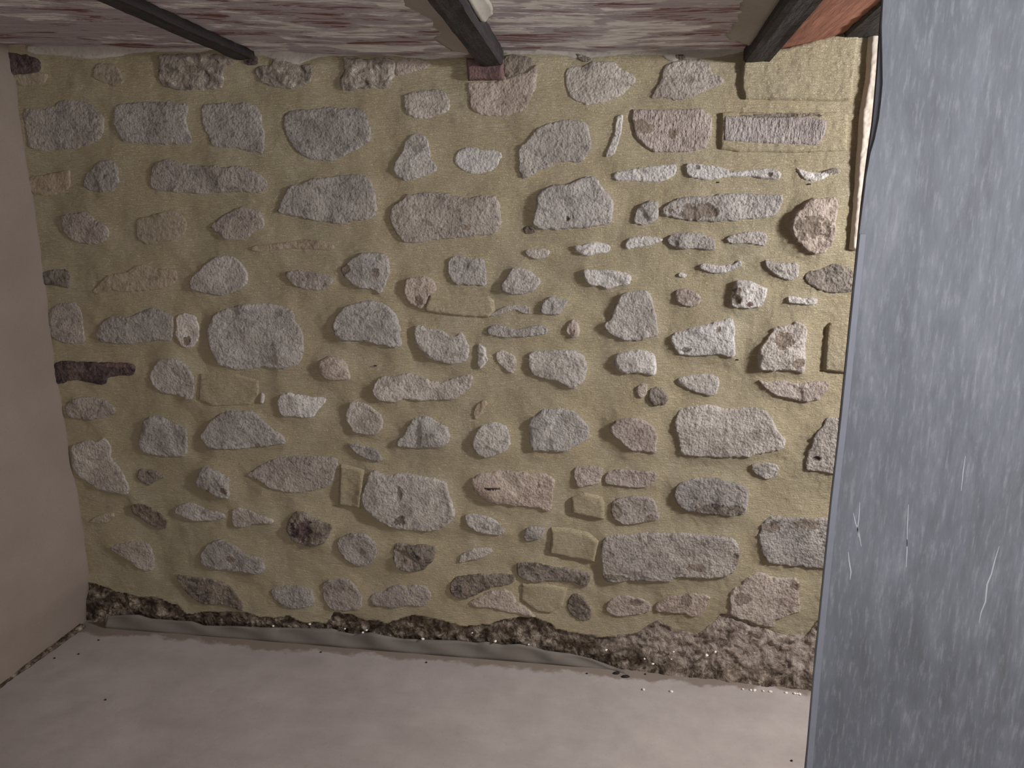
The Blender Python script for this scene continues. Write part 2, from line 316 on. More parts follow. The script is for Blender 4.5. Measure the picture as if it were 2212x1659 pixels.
# (material, relief mm, tile, outline in that tile's pixels, label)
STONES = [
('K',16,'A0',"-60,380 30,400 130,430 250,440 320,480 335,560 250,585 130,590 60,600 -60,600","charred dark rubble in the upper left corner under the ceiling"),  # cavity at a joist end, its shade painted dark
('F',3,'A0',"60,600 200,590 330,570 390,600 340,670 200,690 60,650","faint brownish smear of stone below the charred rubble at far left"),
('F',3,'A0',"750,560 780,500 900,510 960,560 1010,650 930,690 800,650 750,620","faint buff stone smeared with mortar above the leftmost big stones"),
('T',7,'A0',"1260,440 1420,430 1620,430 1880,430 1860,500 1780,550 1790,650 1760,710 1560,720 1400,720 1300,690 1250,620 1270,540","pale rubble patch under the thin left joist"),
('T',7,'A1',"330,450 480,500 560,520 640,500 650,560 640,640 560,700 450,712 300,690 220,640 180,560 230,520 310,510","grey-brown bowl-shaped rubble patch just right of the thin left joist"),
('T',9,'A1',"870,450 960,470 1060,470 1200,460 1310,480 1300,600 1260,690 1160,710 1030,705 950,730 880,715 855,640 900,580 890,500","coarse rubble patch midway between the left joist and the red-brown brick"),
('P',4,'A1',"1320,480 1440,455 1530,475 1600,500 1540,545 1400,590 1320,615 1305,580","buff wedge tapering right toward the red-brown brick under the ceiling"),
('B',16,'A1',"1875,470 2175,478 2172,640 1888,646","red-brown brick carrying the end of the middle joist"),
('D',5,'A2',"325,445 430,440 545,460 560,520 480,580 350,628 338,600","dark grey patch touching the right side of the red-brown brick"),
('P',7,'A2',"50,658 320,648 420,600 500,590 572,540 590,530 585,700 540,780 500,890 340,925 150,915 70,880 50,800 35,720","buff bowl-shaped stone directly below the red-brown brick"),
('L',5,'A2',"850,530 960,540 1050,490 1190,480 1250,545 1350,600 1372,640 1340,690 1240,780 1110,830 960,835 880,810 830,720 812,600","flat pale stone pointed at its right under the ceiling, centre right"),
('G',6,'A2',"1590,540 1700,490 1800,470 1960,490 1985,570 2110,650 2000,690 1900,750 1800,800 1600,790 1480,790 1530,700 1580,620","pinkish grey slanted stone under the ceiling beside the big mortar block"),
('M',15,'A3',"385,470 520,400 700,390 1000,310 1300,225 1300,340 1280,500 1250,805 800,800 400,790 370,700 375,560","large mortar covered block under the upper right joist, brightly lit"),
('M',11,'A3',"215,900 330,888 860,896 1150,890 1225,915 1215,1200 900,1215 350,1210 200,1190","mortar covered block framing the bright long dressed stone, upper right"),
('H',15,'A3',"235,915 860,920 1060,950 1050,1060 980,1170 500,1150 225,1130 220,1000","long dressed whitish stone with dark line on top, upper right"),
('H',9,'A2',"1345,870 1500,875 1900,865 1985,930 1980,1080 1930,1180 1800,1210 1520,1210 1440,1160 1370,1080 1340,960","tooled pale block left of the long dressed stone at the upper right"),
('G',4,'A0',"180,870 320,870 430,850 480,800 680,800 760,860 830,930 835,1040 800,1110 700,1160 560,1190 320,1205 230,1180 210,1060","leftmost of the three broad flat grey stones high on the left"),
('G',4,'A0',"930,830 1060,810 1480,815 1515,860 1495,950 1530,1080 1530,1150 1300,1150 1000,1140 940,1060 905,950","middle one of the three broad flat grey stones high on the left"),
('G',4,'A0',"1640,825 1900,820 2020,830 2070,880 2090,1000 2120,1080 2110,1230 2030,1210 1900,1190 1690,1170 1650,1060 1610,960 1615,870","rightmost of the three broad flat grey stones high on the left"),
('G',6,'A1',"415,910 500,880 780,860 1000,850 1070,880 1100,980 1110,1120 1000,1190 860,1270 780,1290 620,1260 520,1200 450,1110 410,1010","large flat-topped speckled grey stone narrowing downward, upper centre left"),
('L',6,'A1',"1370,740 1540,720 1680,710 1740,780 1745,870 1680,910 1560,940 1480,950 1400,900 1370,830","small pale stone below and left of the red-brown brick"),
('L',9,'A1',"1440,1060 1520,1075 1570,1110 1590,1200 1600,1270 1640,1350 1560,1400 1440,1440 1340,1430 1290,1370 1310,1290 1360,1220 1385,1120","bell-shaped pale stone above the big rough oblong one, upper centre"),
('W',4,'A1',"1800,1200 1900,1165 1990,1195 2090,1185 2165,1225 2120,1320 2040,1380 1900,1385 1830,1350 1770,1290","smooth pale stone with a diagonal crease right of the bell-shaped stone"),
('G',8,'A2',"740,970 830,950 950,965 1000,1020 1025,1110 1000,1230 940,1300 830,1290 730,1300 680,1340 520,1400 470,1420 450,1350 440,1240 460,1170 550,1090 590,1020","large grey stone with a pointed lower left tail, above centre right"),
('W',8,'A2',"1225,925 1278,910 1265,1000 1250,1100 1210,1220 1180,1250 1130,1250 1160,1170 1205,1080 1215,1000","thin upright white sliver left of the tooled pale block"),
('F',4,'B0',"240,180 400,165 540,130 560,150 555,290 420,340 300,345 220,290 210,240","small pinkish stone below the leftmost broad flat stone"),
('G',4,'B0',"700,140 800,80 880,50 940,100 960,200 950,290 860,320 720,300 660,270 660,220","small greenish grey stone left of the long bar-shaped grey stone"),
('G',5,'B0',"1220,100 1260,60 1380,60 1500,90 1750,110 1930,105 2050,150 2145,240 2110,320 1900,310 1700,325 1450,315 1230,305 1200,200","long bar-shaped grey stone pointed at its right, upper left"),
('G',12,'B1',"550,250 640,215 800,195 900,175 1070,180 1120,230 1150,340 1170,430 1160,520 1000,545 860,570 740,550 640,540 560,510 370,480 400,410 420,330 470,270","large rough grey stone with a pointed lower left corner, upper centre left"),
('G',13,'B1',"1340,390 1420,330 1600,315 1750,330 1900,370 2020,340 2120,350 2150,450 2145,580 2100,650 1980,655 1850,680 1650,690 1480,720 1370,715 1310,640 1270,540 1275,440","big rough oblong grey stone below the bell-shaped stone"),
('L',20,'B2',"680,255 860,245 960,190 1060,195 1100,270 1160,330 1210,390 1200,470 1180,570 1050,585 860,605 750,610 620,610 560,570 575,460 600,340","big pale hump-backed stone with a small black hole near its lower edge"),
('D',3,'B2',"475,600 530,575 585,600 580,638 500,650","dark smudge-like chip at the lower left of the hump-backed stone"),
('W',12,'B2',"1205,160 1290,140 1500,110 1620,90 1700,90 1700,160 1640,205 1560,235 1400,225 1230,225 1200,200","whitish bar-shaped stone directly below the tooled pale block"),
('W',14,'B3',"290,90 380,85 560,110 640,140 740,150 880,130 1000,130 1060,160 1050,210 980,215 820,190 740,190 600,195 540,215 420,215 310,190","long thin broken white stone below the long dressed stone"),
('W',10,'B3',"1170,110 1260,150 1330,160 1430,130 1510,120 1530,160 1440,180 1390,215 1300,230 1240,215 1200,170","white hook-shaped stone with a dark crest near the grey panel"),
('L',16,'B2',"1400,420 1480,385 1560,390 1560,470 1540,540 1440,575 1380,570 1350,540 1370,480","small pale lump at the left end of the long rough upper right block"),
('L',17,'B3',"170,390 250,350 520,350 560,325 1060,330 1065,380 1035,490 900,520 600,545 420,545 270,530 100,500 110,430","long rough pale block with a brown hollow, left of the orange boulder"),
('P',26,'B3',"1280,370 1400,360 1490,350 1500,450 1480,560 1490,640 1450,740 1380,810 1280,800 1200,750 1150,680 1115,580 1140,500 1220,420","orange-tinged bulging boulder near the grey panel, upper right"),
('L',10,'B2',"500,770 640,760 700,780 670,830 580,850 500,820","small low pale stone below the dark chip by the hump-backed stone"),
('W',12,'B2',"890,740 960,735 1020,710 1120,715 1175,740 1165,790 1060,805 1000,825 930,800 900,775","small white oval stone below the right half of the hump-backed stone"),
('W',12,'B2',"1320,680 1400,660 1520,670 1600,690 1560,710 1480,740 1380,750 1300,770 1290,730","thin white stone tapering right toward a larger oval one, right of centre"),
('L',16,'B2',"1610,690 1660,650 1800,635 1880,640 1990,680 2010,770 1940,770 1850,760 1720,770 1640,730","pale oval stone directly below the long rough block with brown hollow"),
('L',14,'B3',"640,660 700,645 800,625 900,625 950,660 930,745 860,730 780,720 640,720 610,690","arched pale stone left of the orange boulder's lower half"),
('G',5,'B0',"490,500 580,480 700,465 780,540 880,600 880,660 850,700 750,740 600,710 500,640 480,560","dim speckled grey stone leftmost in the fourth course from the ceiling"),
('F',3,'B0',"1110,520 1250,490 1330,455 1440,480 1500,540 1480,640 1400,700 1200,740 1100,690 1100,600","faint brown smeared stone below the long bar-shaped grey stone"),
('G',6,'B0',"1700,560 1800,490 1900,430 2080,450 2110,500 2120,600 2050,620 1980,670 1900,705 1790,690 1720,630 1680,590","grey stone with pinkish corner under the tip of the bar-shaped stone"),
('F',3,'B1',"170,740 300,730 560,690 750,700 830,740 800,775 650,770 480,760 350,780 170,790","thin crumbly brown band flush in the mortar, left of centre"),
('D',4,'B0',"310,970 400,930 560,930 560,1080 450,1060 320,1050","small dim dark stone against the left wall at mid height"),
('F',4,'B0',"800,1030 880,960 1000,960 1080,900 1160,880 1220,920 1400,920 1425,1030 1300,1090 1180,1100 1060,1110 860,1100 800,1120 740,1110","faint buff stones' smear left of the rounded triangular pale stone"),
('L',12,'B0',"1640,880 1740,820 1850,815 1930,870 1980,950 1980,1040 1900,1100 1740,1135 1620,1120 1540,1100 1510,1030 1560,960","rounded triangular pale stone above the huge smooth left stone"),
('G',9,'B1',"430,950 500,930 620,940 760,970 820,1000 800,1050 720,1095 600,1090 510,1060 450,1000","small boat-shaped grey stone left of the faceted roundish stone"),
('L',15,'B1',"880,930 950,840 1060,780 1200,790 1265,850 1275,940 1240,1040 1190,1130 1140,1090 1040,1080 960,1040 900,980","faceted roundish stone pointed at the bottom, left of centre"),
('L',11,'B1',"1730,850 1800,820 1900,835 2010,830 2030,900 2030,1000 2040,1060 1900,1055 1760,1050 1725,960","squarish pale stone above the long mortar covered bar at centre"),
('P',16,'B1',"1400,1010 1460,980 1560,975 1620,1020 1640,1090 1580,1130 1560,1190 1530,1250 1450,1220 1390,1150 1385,1070","brownish lumpy stone at the left end of the long mortar covered bar"),
('M',13,'B1',"1590,1125 1800,1135 2050,1140 2090,1180 2100,1260 2050,1310 1850,1300 1680,1280 1560,1260 1545,1230","long mortar covered bar between the brownish lump and pale arched fragment"),
('L',8,'B2',"260,1260 330,1220 430,1210 530,1215 540,1280 480,1280 420,1240 340,1270 220,1310 210,1290","pale arched fragment at the right end of the mortar covered bar"),
('L',17,'B2',"400,900 480,910 560,960 620,1000 620,1040 560,1100 500,1120 380,1130 310,1100 310,1040 350,980","pale bulging stone above the pale arched fragment, centre"),
('L',15,'B2',"640,1180 700,1140 780,1160 840,1180 810,1240 760,1290 660,1285 615,1260","small faceted pale stone right of the pale arched fragment"),
('W',18,'B2',"950,920 1040,935 1150,920 1330,960 1340,1000 1320,1050 1220,1060 1150,1095 1100,1060 1010,1060 960,980","white shelf-like stone above the tall trapezoid stone"),
('W',12,'B3',"400,900 440,875 560,905 690,880 720,850 750,890 680,935 600,960 520,965 420,930","white bluish crescent-shaped stone right of centre"),
('W',7,'B3',"235,960 265,953 310,972 295,996 240,988","tiny white stone left of the bluish crescent-shaped stone"),
('L',14,'B3',"920,850 1000,870 1070,880 1200,870 1195,980 1140,1015 1060,1000 970,950 930,900","pale pinkish stone with two top peaks below the orange boulder"),
('D',8,'B3',"1240,1000 1260,950 1400,920 1480,880 1600,910 1640,960 1640,1110 1500,1115 1380,1110 1280,1060","brown crumbly stone against the grey panel at mid height"),
('P',12,'B3',"205,1100 300,1075 400,1120 430,1160 390,1215 320,1230 230,1200 210,1150","small buff stone left of the square white chunk"),
('W',22,'B3',"690,1010 790,1020 940,1070 940,1130 900,1225 800,1230 660,1235 650,1140 680,1080","square white chunk with a rusty lower corner, right side"),
('W',10,'B3',"1100,1150 1150,1140 1240,1160 1350,1155 1340,1210 1200,1205 1110,1195","small thin pale stone right of the square white chunk"),
('L',22,'F',"1342,632 1380,626 1402,630 1412,655 1418,690 1423,722 1400,730 1365,737 1335,730 1308,712 1304,697 1318,690 1325,665 1335,645","tall trapezoid pale stone just right of centre"),
('P',14,'F',"1225,700 1235,688 1248,694 1254,710 1250,728 1235,730 1222,716","small drop-shaped stone with a brown spot left of the trapezoid stone"),
('L',12,'F',"1055,706 1075,700 1098,706 1115,712 1140,705 1175,700 1187,712 1180,722 1130,727 1080,728 1053,720","thin pale bone-shaped stone below the pale arched fragment"),
('G',4,'F',"108,668 130,655 160,652 176,672 181,710 185,742 150,745 115,735 103,705","dim upright stone against the left wall above the dark brick"),
('G',7,'F',"228,688 255,683 285,682 310,668 340,664 362,672 377,690 377,735 345,735 300,742 255,743 220,740 206,728 215,705","long humped grey stone left of the small patchy black-and-white stone"),
('W',8,'F',"382,680 405,676 424,681 430,705 431,728 418,750 397,750 388,735 380,722 382,705","small patchy stone wedged between the humped grey and huge smooth stones"),
('L',14,'F',"452,690 475,672 510,660 560,656 620,660 637,672 640,690 650,705 659,730 658,770 648,788 610,798 570,790 540,797 500,797 470,785 455,750 449,715","huge smooth pale grey stone on the left side"),
('L',17,'F',"730,680 742,664 765,653 800,649 835,655 855,672 866,700 870,740 862,750 830,746 790,738 745,737 726,722 723,700","round-topped smooth pale stone with a flat base, left of centre"),
('L',15,'F',"898,702 915,703 935,710 955,713 975,728 1000,715 1005,730 1016,750 1012,775 990,785 965,787 930,777 912,762 900,745 895,722","pale rounded stone with a notched top right below the brownish lump"),
('W',11,'C1',"1970,145 2030,190 2035,240 2050,280 2020,320 1985,355 1965,310 1960,220","narrow upright white stone right of the notched pale stone"),
('L',10,'C2',"260,230 310,205 400,235 430,300 420,370 400,400 350,380 300,330 265,280","small pale stone immediately left of the rectangular pale block at centre"),
('L',17,'C2',"520,240 560,210 700,210 880,205 950,240 990,300 985,400 950,470 870,510 790,480 740,450 640,430 550,400 525,330","rectangular rough pale block drooping at its lower right, centre"),
('W',17,'C2',"1220,240 1300,210 1440,200 1520,240 1545,300 1540,390 1500,405 1400,380 1280,390 1210,330 1200,280","white cushion-shaped stone split by a vertical crease, below the trapezoid stone"),
('W',17,'C3',"170,100 220,60 300,40 480,0 570,-30 660,-45 680,0 690,130 690,265 560,245 400,240 300,260 230,230 190,170","flared white stone with dark blotches, wider at its right end"),
('L',24,'C3',"960,80 1000,20 1060,10 1150,0 1180,-20 1250,10 1270,60 1240,200 1250,300 1240,400 1150,370 960,360 880,350 860,250 900,150","tall craggy stone with greenish blotches near the grey panel, mid height"),
('M',14,'F',"1786,705 1795,697 1855,690 1848,806 1778,800","mortar covered block half hidden by the grey panel at mid height"),
('P',14,'C3',"870,440 960,470 1060,445 1180,480 1330,450 1430,460 1425,510 1380,560 1350,610 1240,620 1130,590 1000,560 900,490","layered slate-like stone below the tall craggy stone"),
('L',13,'C3',"230,430 320,405 500,395 560,430 560,500 540,560 480,570 400,550 300,510 240,480","pale wedge below the flared white stone"),
('P',7,'C2',"1390,490 1430,465 1475,480 1460,560 1420,590 1390,570 1375,530","small pinkish stone touching the left of the small dark grey stone"),
('D',10,'C2',"1485,510 1560,490 1600,520 1640,590 1600,640 1520,645 1474,600","small dark grey stone left of the pale wedge, right of centre"),
('L',18,'C3',"240,680 300,650 420,640 560,650 700,680 850,650 930,680 980,740 1020,830 1095,920 1060,990 940,1020 750,1055 560,1060 400,1055 250,1035 240,930 210,830 210,760","large pale six-sided block pointed at its right, lower right area"),
('G',16,'C3',"1420,730 1530,730 1560,740 1550,900 1530,1180 1460,1180 1360,1165 1240,1160 1230,1090 1290,960 1310,870 1380,800","ridged grey stone with a dark hole against the grey panel"),
('L',12,'C3',"810,1110 880,1100 970,1100 1040,1130 1020,1210 940,1235 870,1200 820,1160","small pale stone below the point of the six-sided block"),
('F',8,'C2',"110,630 180,600 200,640 160,680 140,720 100,760 80,720","tiny buff fragment above the small ball-like stone at centre"),
('L',20,'C2',"170,790 280,780 360,820 380,940 360,990 280,1040 200,1065 110,1030 75,930 110,830","ball-like pale stone left of the broad domed stone, centre"),
('L',17,'C2',"540,740 640,680 780,655 900,690 960,750 1010,830 990,910 890,960 830,1000 700,1010 600,1000 550,1010 530,900 520,820","broad domed pale stone between the ball-like stone and the pinkish one"),
('P',18,'C2',"1170,790 1250,740 1380,735 1500,780 1540,850 1550,1020 1430,1000 1330,1000 1250,920 1180,860","pinkish pale stone left of the large six-sided block"),
('L',16,'C1',"1440,740 1570,720 1640,770 1720,800 1750,880 1740,930 1680,970 1550,985 1400,975 1310,975 1320,920 1380,890 1410,800","pale stone with a foot pointing left, below the long wavy stone"),
('L',15,'C1',"950,610 1050,620 1100,640 1180,700 1220,750 1210,810 1160,870 1080,880 960,855 925,800 905,740 920,670","pale stone above the narrow slanting sliver, left of centre"),
('G',12,'C1',"930,955 970,940 1060,970 1150,990 1180,1020 1215,1080 1160,1095 1060,1060 980,1020","narrow slanting dark-and-white sliver above the largest lower central stone"),
('W',12,'C1',"380,590 410,560 470,530 560,565 640,580 740,575 765,605 700,680 650,745 540,735 410,725 385,650","smooth whitish saddle-shaped stone below the huge smooth stone"),
('P',15,'C1',"700,300 770,245 850,250 920,310 965,430 880,450 760,440 710,390 695,340","buff fin-shaped stone right of the huge smooth stone's lower corner"),
('L',16,'C1',"1150,470 1180,420 1280,410 1400,385 1500,400 1600,450 1700,450 1800,410 1930,390 1910,510 1830,550 1790,600 1640,600 1480,605 1400,590 1300,620 1180,600 1130,540","long wavy pale stone rising at its right end, centre left"),
('W',6,'C0',"2085,540 2115,560 2110,625 2080,625","tiny upright white sliver left of the saddle-shaped stone"),
('M',5,'C0',"1600,390 1900,400 2060,450 2065,560 2000,640 1700,650 1590,600","low mortar covered block below the huge smooth stone"),
('L',11,'C0',"1220,330 1280,275 1400,270 1470,300 1550,390 1560,500 1550,590 1490,610 1440,570 1300,550 1220,480 1190,410","roundish stone with chipped lower right side, right of the dark brick"),
('K',5,'C0',"415,320 520,292 700,300 1000,310 1080,320 1075,400 980,412 860,420 850,480 700,470 560,440 500,480 430,470","!brick|long dark broken brick against the left wall"),
('G',7,'C0',"520,640 600,590 700,575 820,600 900,660 910,710 850,750 700,765 560,750 520,710","flat oval grey stone below the long dark brick"),
('L',13,'C0',"1140,760 1210,725 1310,740 1400,790 1490,810 1510,900 1490,1050 1400,1060 1230,1040 1140,1010 1110,950 1130,850","squarish pale stone between two larger ones at lower left"),
('L',14,'C0',"1640,830 1700,750 1800,690 1900,680 2050,695 2120,770 2190,830 2270,890 2290,940 2200,955 2060,970 1950,990 1850,985 1700,990 1640,960 1600,880","large whale-shaped pale stone pointing right, lower left"),
('L',11,'C0',"600,950 700,925 780,940 830,890 880,940 890,1080 960,1120 1000,1200 1050,1300 1020,1360 900,1340 800,1320 700,1260 620,1210 580,1120 570,980","tall leaning speckled stone beside the left wall, lower part"),
('D',6,'C0',"1090,1210 1110,1150 1200,1160 1300,1190 1310,1230 1230,1250 1190,1290 1130,1260","small dark peanut-shaped stone at lower left"),
('L',13,'C0',"1600,1160 1640,1130 1750,1150 1800,1200 1840,1210 1850,1380 1760,1370 1640,1310 1565,1280 1580,1210","small pitted stone between the peanut-shaped and the greenish pointed stone"),
('G',9,'C1',"120,1190 250,1120 360,1060 480,1050 700,1050 850,1060 840,1150 790,1270 720,1310 600,1340 450,1335 330,1310 220,1240","greenish grey mottled stone with a pointed left end, lower left"),
('M',14,'C1',"870,1120 950,1130 1060,1160 1050,1300 1025,1470 960,1460 850,1440 860,1280","upright mortar covered block left of the largest lower central stone"),
('L',20,'F',"805,1012 830,1024 870,1022 930,1028 965,1038 972,1060 980,1090 985,1110 968,1135 940,1146 900,1145 850,1140 815,1120 785,1095 780,1070 790,1040","largest lower central stone, pale with a dark hollow in its middle"),
('P',15,'F',"1015,1035 1040,1020 1090,1015 1150,1020 1190,1022 1199,1035 1195,1065 1192,1105 1150,1095 1110,1092 1060,1085 1025,1060","broad buff stone with a short black crack, right of the largest central one"),
('P',13,'C2',"880,1130 1000,1120 1110,1135 1110,1200 1090,1270 1000,1290 920,1300 880,1240","left of the two adjoining pinkish stones below the domed stone"),
('P',12,'C2',"1130,1180 1230,1150 1400,1160 1530,1170 1550,1220 1490,1290 1370,1300 1250,1280 1120,1270","right of the two adjoining pinkish stones below the domed stone"),
('M',15,'F',"1233,1075 1262,1064 1300,1072 1306,1085 1305,1120 1270,1115 1235,1108","small mortar covered block under the two adjoining pinkish stones"),
('G',14,'F',"1320,1085 1345,1072 1390,1070 1412,1074 1420,1095 1424,1122 1385,1128 1350,1133 1325,1118 1318,1100","blue-grey block right of the small mortar covered block"),
('G',17,'F',"1460,1045 1500,1030 1550,1030 1590,1042 1612,1050 1616,1080 1613,1105 1585,1112 1530,1108 1475,1100 1455,1075","oblong stone pale above and dark below, under the six-sided block"),
('G',15,'D3',"890,200 920,150 1000,115 1100,130 1200,130 1320,140 1500,140 1500,480 1430,545 1350,545 1230,530 950,500 890,400 865,290","large grey brown stone against the grey panel near the bottom"),
('G',19,'D2',"1110,290 1250,265 1500,255 1700,260 1760,250 2000,270 2160,290 2190,370 2195,480 2130,590 1980,610 1700,600 1640,640 1450,630 1150,655 1110,610 1100,450","longest rectangular grey stone near the bottom right"),
('M',14,'D2',"700,215 860,225 1000,260 1080,320 1050,490 860,460 690,420 705,300","tilted mortar covered brick left of the longest rectangular stone"),
('G',10,'D2',"490,220 560,200 660,215 650,250 640,300 500,330 480,290","small grey stone left of the tilted mortar covered brick"),
('D',14,'D2',"440,490 560,485 680,520 800,540 900,555 1010,580 1020,640 980,690 900,660 760,640 660,635 540,650 440,600 430,550","long dark-and-pale stone under the tilted mortar covered brick"),
('D',12,'F',"975,1250 1000,1240 1040,1240 1080,1238 1113,1240 1110,1260 1060,1268 1020,1288 990,1290 972,1275","dark blue-grey tongue-shaped stone near the bottom centre"),
('P',7,'F',"1015,1295 1060,1275 1100,1270 1120,1300 1145,1320 1160,1335 1110,1325 1060,1310 1020,1310","buff streak of stone below the dark tongue-shaped stone"),
('M',8,'F',"1128,1260 1180,1260 1225,1272 1215,1310 1190,1325 1160,1320 1125,1295","mortar covered block below the long dark-and-pale stone"),
('D',8,'D2',"830,790 900,740 960,770 1010,850 1030,920 1000,960 920,950 850,900 825,840","dark brown stone under the left end of the longest rectangular stone"),
('P',9,'D2',"1150,810 1200,770 1300,760 1420,780 1500,830 1490,900 1400,910 1300,925 1180,920 1130,870","left half of the buff pair below the longest rectangular stone"),
('P',9,'D2',"1540,810 1640,760 1820,740 1970,750 1940,850 1860,930 1740,900 1640,900 1530,895","right half of the buff pair below the longest rectangular stone"),
('P',12,'D3',"760,620 880,560 1000,610 1170,620 1210,650 1200,750 1220,880 1150,910 1000,950 1010,1010 900,1000 800,960 650,900 640,800 660,700 740,670","large flaky pinkish brown stone at the bottom right above the rubble"),
('L',11,'D1',"20,60 100,50 240,110 350,150 340,185 200,185 100,220 20,200 15,120","pale arrow-shaped stone left of the round near-black stone"),
('L',11,'D0',"1400,60 1460,20 1560,20 1650,70 1800,90 1810,140 1640,165 1520,150 1400,100","low pale stone left of the arrow-shaped stone"),
('D',8,'D0',"1040,40 1120,20 1220,60 1320,150 1335,220 1270,240 1150,170 1060,110","dark slanting stone at lower left below the peanut-shaped stone"),
('F',3,'D0',"740,140 820,110 900,100 910,140 830,190 700,180","faint pinkish smear of stone beside the left wall, low down"),
('D',15,'D1',"500,90 570,75 640,130 740,160 810,200 790,280 740,340 610,365 490,320 445,240 460,150","round near-black stone with a pale rim, lower left of centre"),
('G',12,'D1',"860,290 950,250 1080,260 1150,320 1170,410 1120,500 1050,535 930,500 870,420 845,340","round pitted grey stone right of the near-black stone"),
('D',13,'D1',"1300,340 1380,335 1440,350 1540,350 1640,370 1620,460 1540,550 1470,560 1330,550 1290,470","squarish half brown half grey stone below the largest lower central stone"),
('L',12,'D1',"1850,100 1980,110 2100,140 2160,210 2185,260 2130,275 1970,250 1880,200","leaf-shaped pale stone below the broad buff stone"),
('L',9,'D1',"1830,430 1900,390 2060,370 2080,410 2000,460 1880,480 1800,505","small pale wedge above the dark tongue-shaped stone"),
('P',8,'D0',"880,370 940,340 1080,320 1180,340 1220,400 1230,530 1190,570 1080,530 1030,470 920,420","pinkish stone with slanting top left, low beside the left wall"),
('G',12,'D0',"1610,420 1650,350 1750,300 1880,350 1960,420 2100,460 2120,560 2030,590 1900,560 1720,545 1600,510","craggy grey stone sloping down to the right, above the dark bottom stone"),
('D',9,'D0',"1410,590 1500,600 1700,630 1820,660 1880,740 1950,840 1940,890 1800,830 1650,830 1560,790 1480,730 1420,650","dark grey triangular stone sinking into the rubble at bottom left"),
('G',6,'D1',"320,700 500,670 640,700 660,800 640,850 500,860 400,840 330,770","pinkish grey low stone just left of the lumpy bottom grey stone"),
('G',10,'D1',"730,650 800,630 910,620 980,660 1040,740 1040,870 940,880 800,880 720,780","lumpy five-sided grey stone above the rubble, bottom left of centre"),
('G',7,'D1',"1100,760 1220,720 1320,660 1400,690 1460,660 1560,680 1600,740 1560,820 1520,850 1430,830 1330,860 1220,850 1120,840","ragged blue-grey stone with two humps, bottom centre"),
('A',4,'F',"1082,98 1250,100 1450,102 1630,98 1640,107 1600,112 1560,122 1540,124 1500,128 1470,130 1450,134 1435,128 1430,120 1390,118 1340,118 1290,124 1240,128 1215,120 1150,118 1085,118","!trim_1|ragged grey plaster edge between ceiling and wall, right of the brick"),
('A',4,'F',"505,98 700,102 900,110 1008,110 1006,124 960,124 930,128 880,126 860,120 800,118 700,121 660,130 640,140 600,132 570,120 520,116","!trim_2|ragged grey plaster edge between the left and middle joists"),
('A',4,'F',"60,94 250,96 440,98 460,106 430,114 380,112 300,113 240,125 180,128 140,120 60,116","!trim_3|ragged grey plaster edge left of the thin joist"),
('D',5,'F',"1240,116 1262,118 1282,130 1262,136 1248,128","small dark hollow above the flat pale pointed stone"),  # raised dark piece; its colour carries the hollow's shade
('D',5,'F',"1455,118 1480,118 1482,130 1462,131","small dark hollow above the pinkish grey slanted stone"),  # hollow drawn as a raised piece, shade put into its colour
('K',5,'F',"524,122 545,120 558,124 557,141 530,141","dark square chip just right of the thin left joist"),
('C',20,'F',"1878,60 1904,54 1893,250 1880,330 1866,440 1850,541 1834,538 1838,500 1850,340 1858,240 1869,170","!upright_strip|narrow rough cream strip running down beside the grey panel"),
]


# ------------------------------------------------------------------ stones of the back wall
TILE = {'A0': (0, 0), 'A1': (500, 0), 'A2': (1000, 0), 'A3': (1500, 0), 'B0': (0, 330), 'B1': (500, 330), 'B2': (1000, 330),
        'B3': (1400, 330), 'C0': (0, 700), 'C1': (500, 700), 'C2': (1000, 700), 'C3': (1400, 700), 'D0': (0, 1080),
        'D1': (500, 1080), 'D2': (1000, 1080), 'D3': (1400, 1080)}
def poly(t, s):
    a = [tuple(float(q) for q in w.split(',')) for w in s.split()]
    if t != 'F':
        ox, oy = TILE[t]; a = [(ox + x * 600 / 2212, oy + y * 600 / 2212) for x, y in a]
    return np.array([on_wall(x, y) for x, y in a])
def soften(P):
    Q = np.roll(P, -1, 0); out = np.empty((2 * len(P), 2))
    out[0::2] = P * 0.8 + Q * 0.2; out[1::2] = P * 0.2 + Q * 0.8
    return out

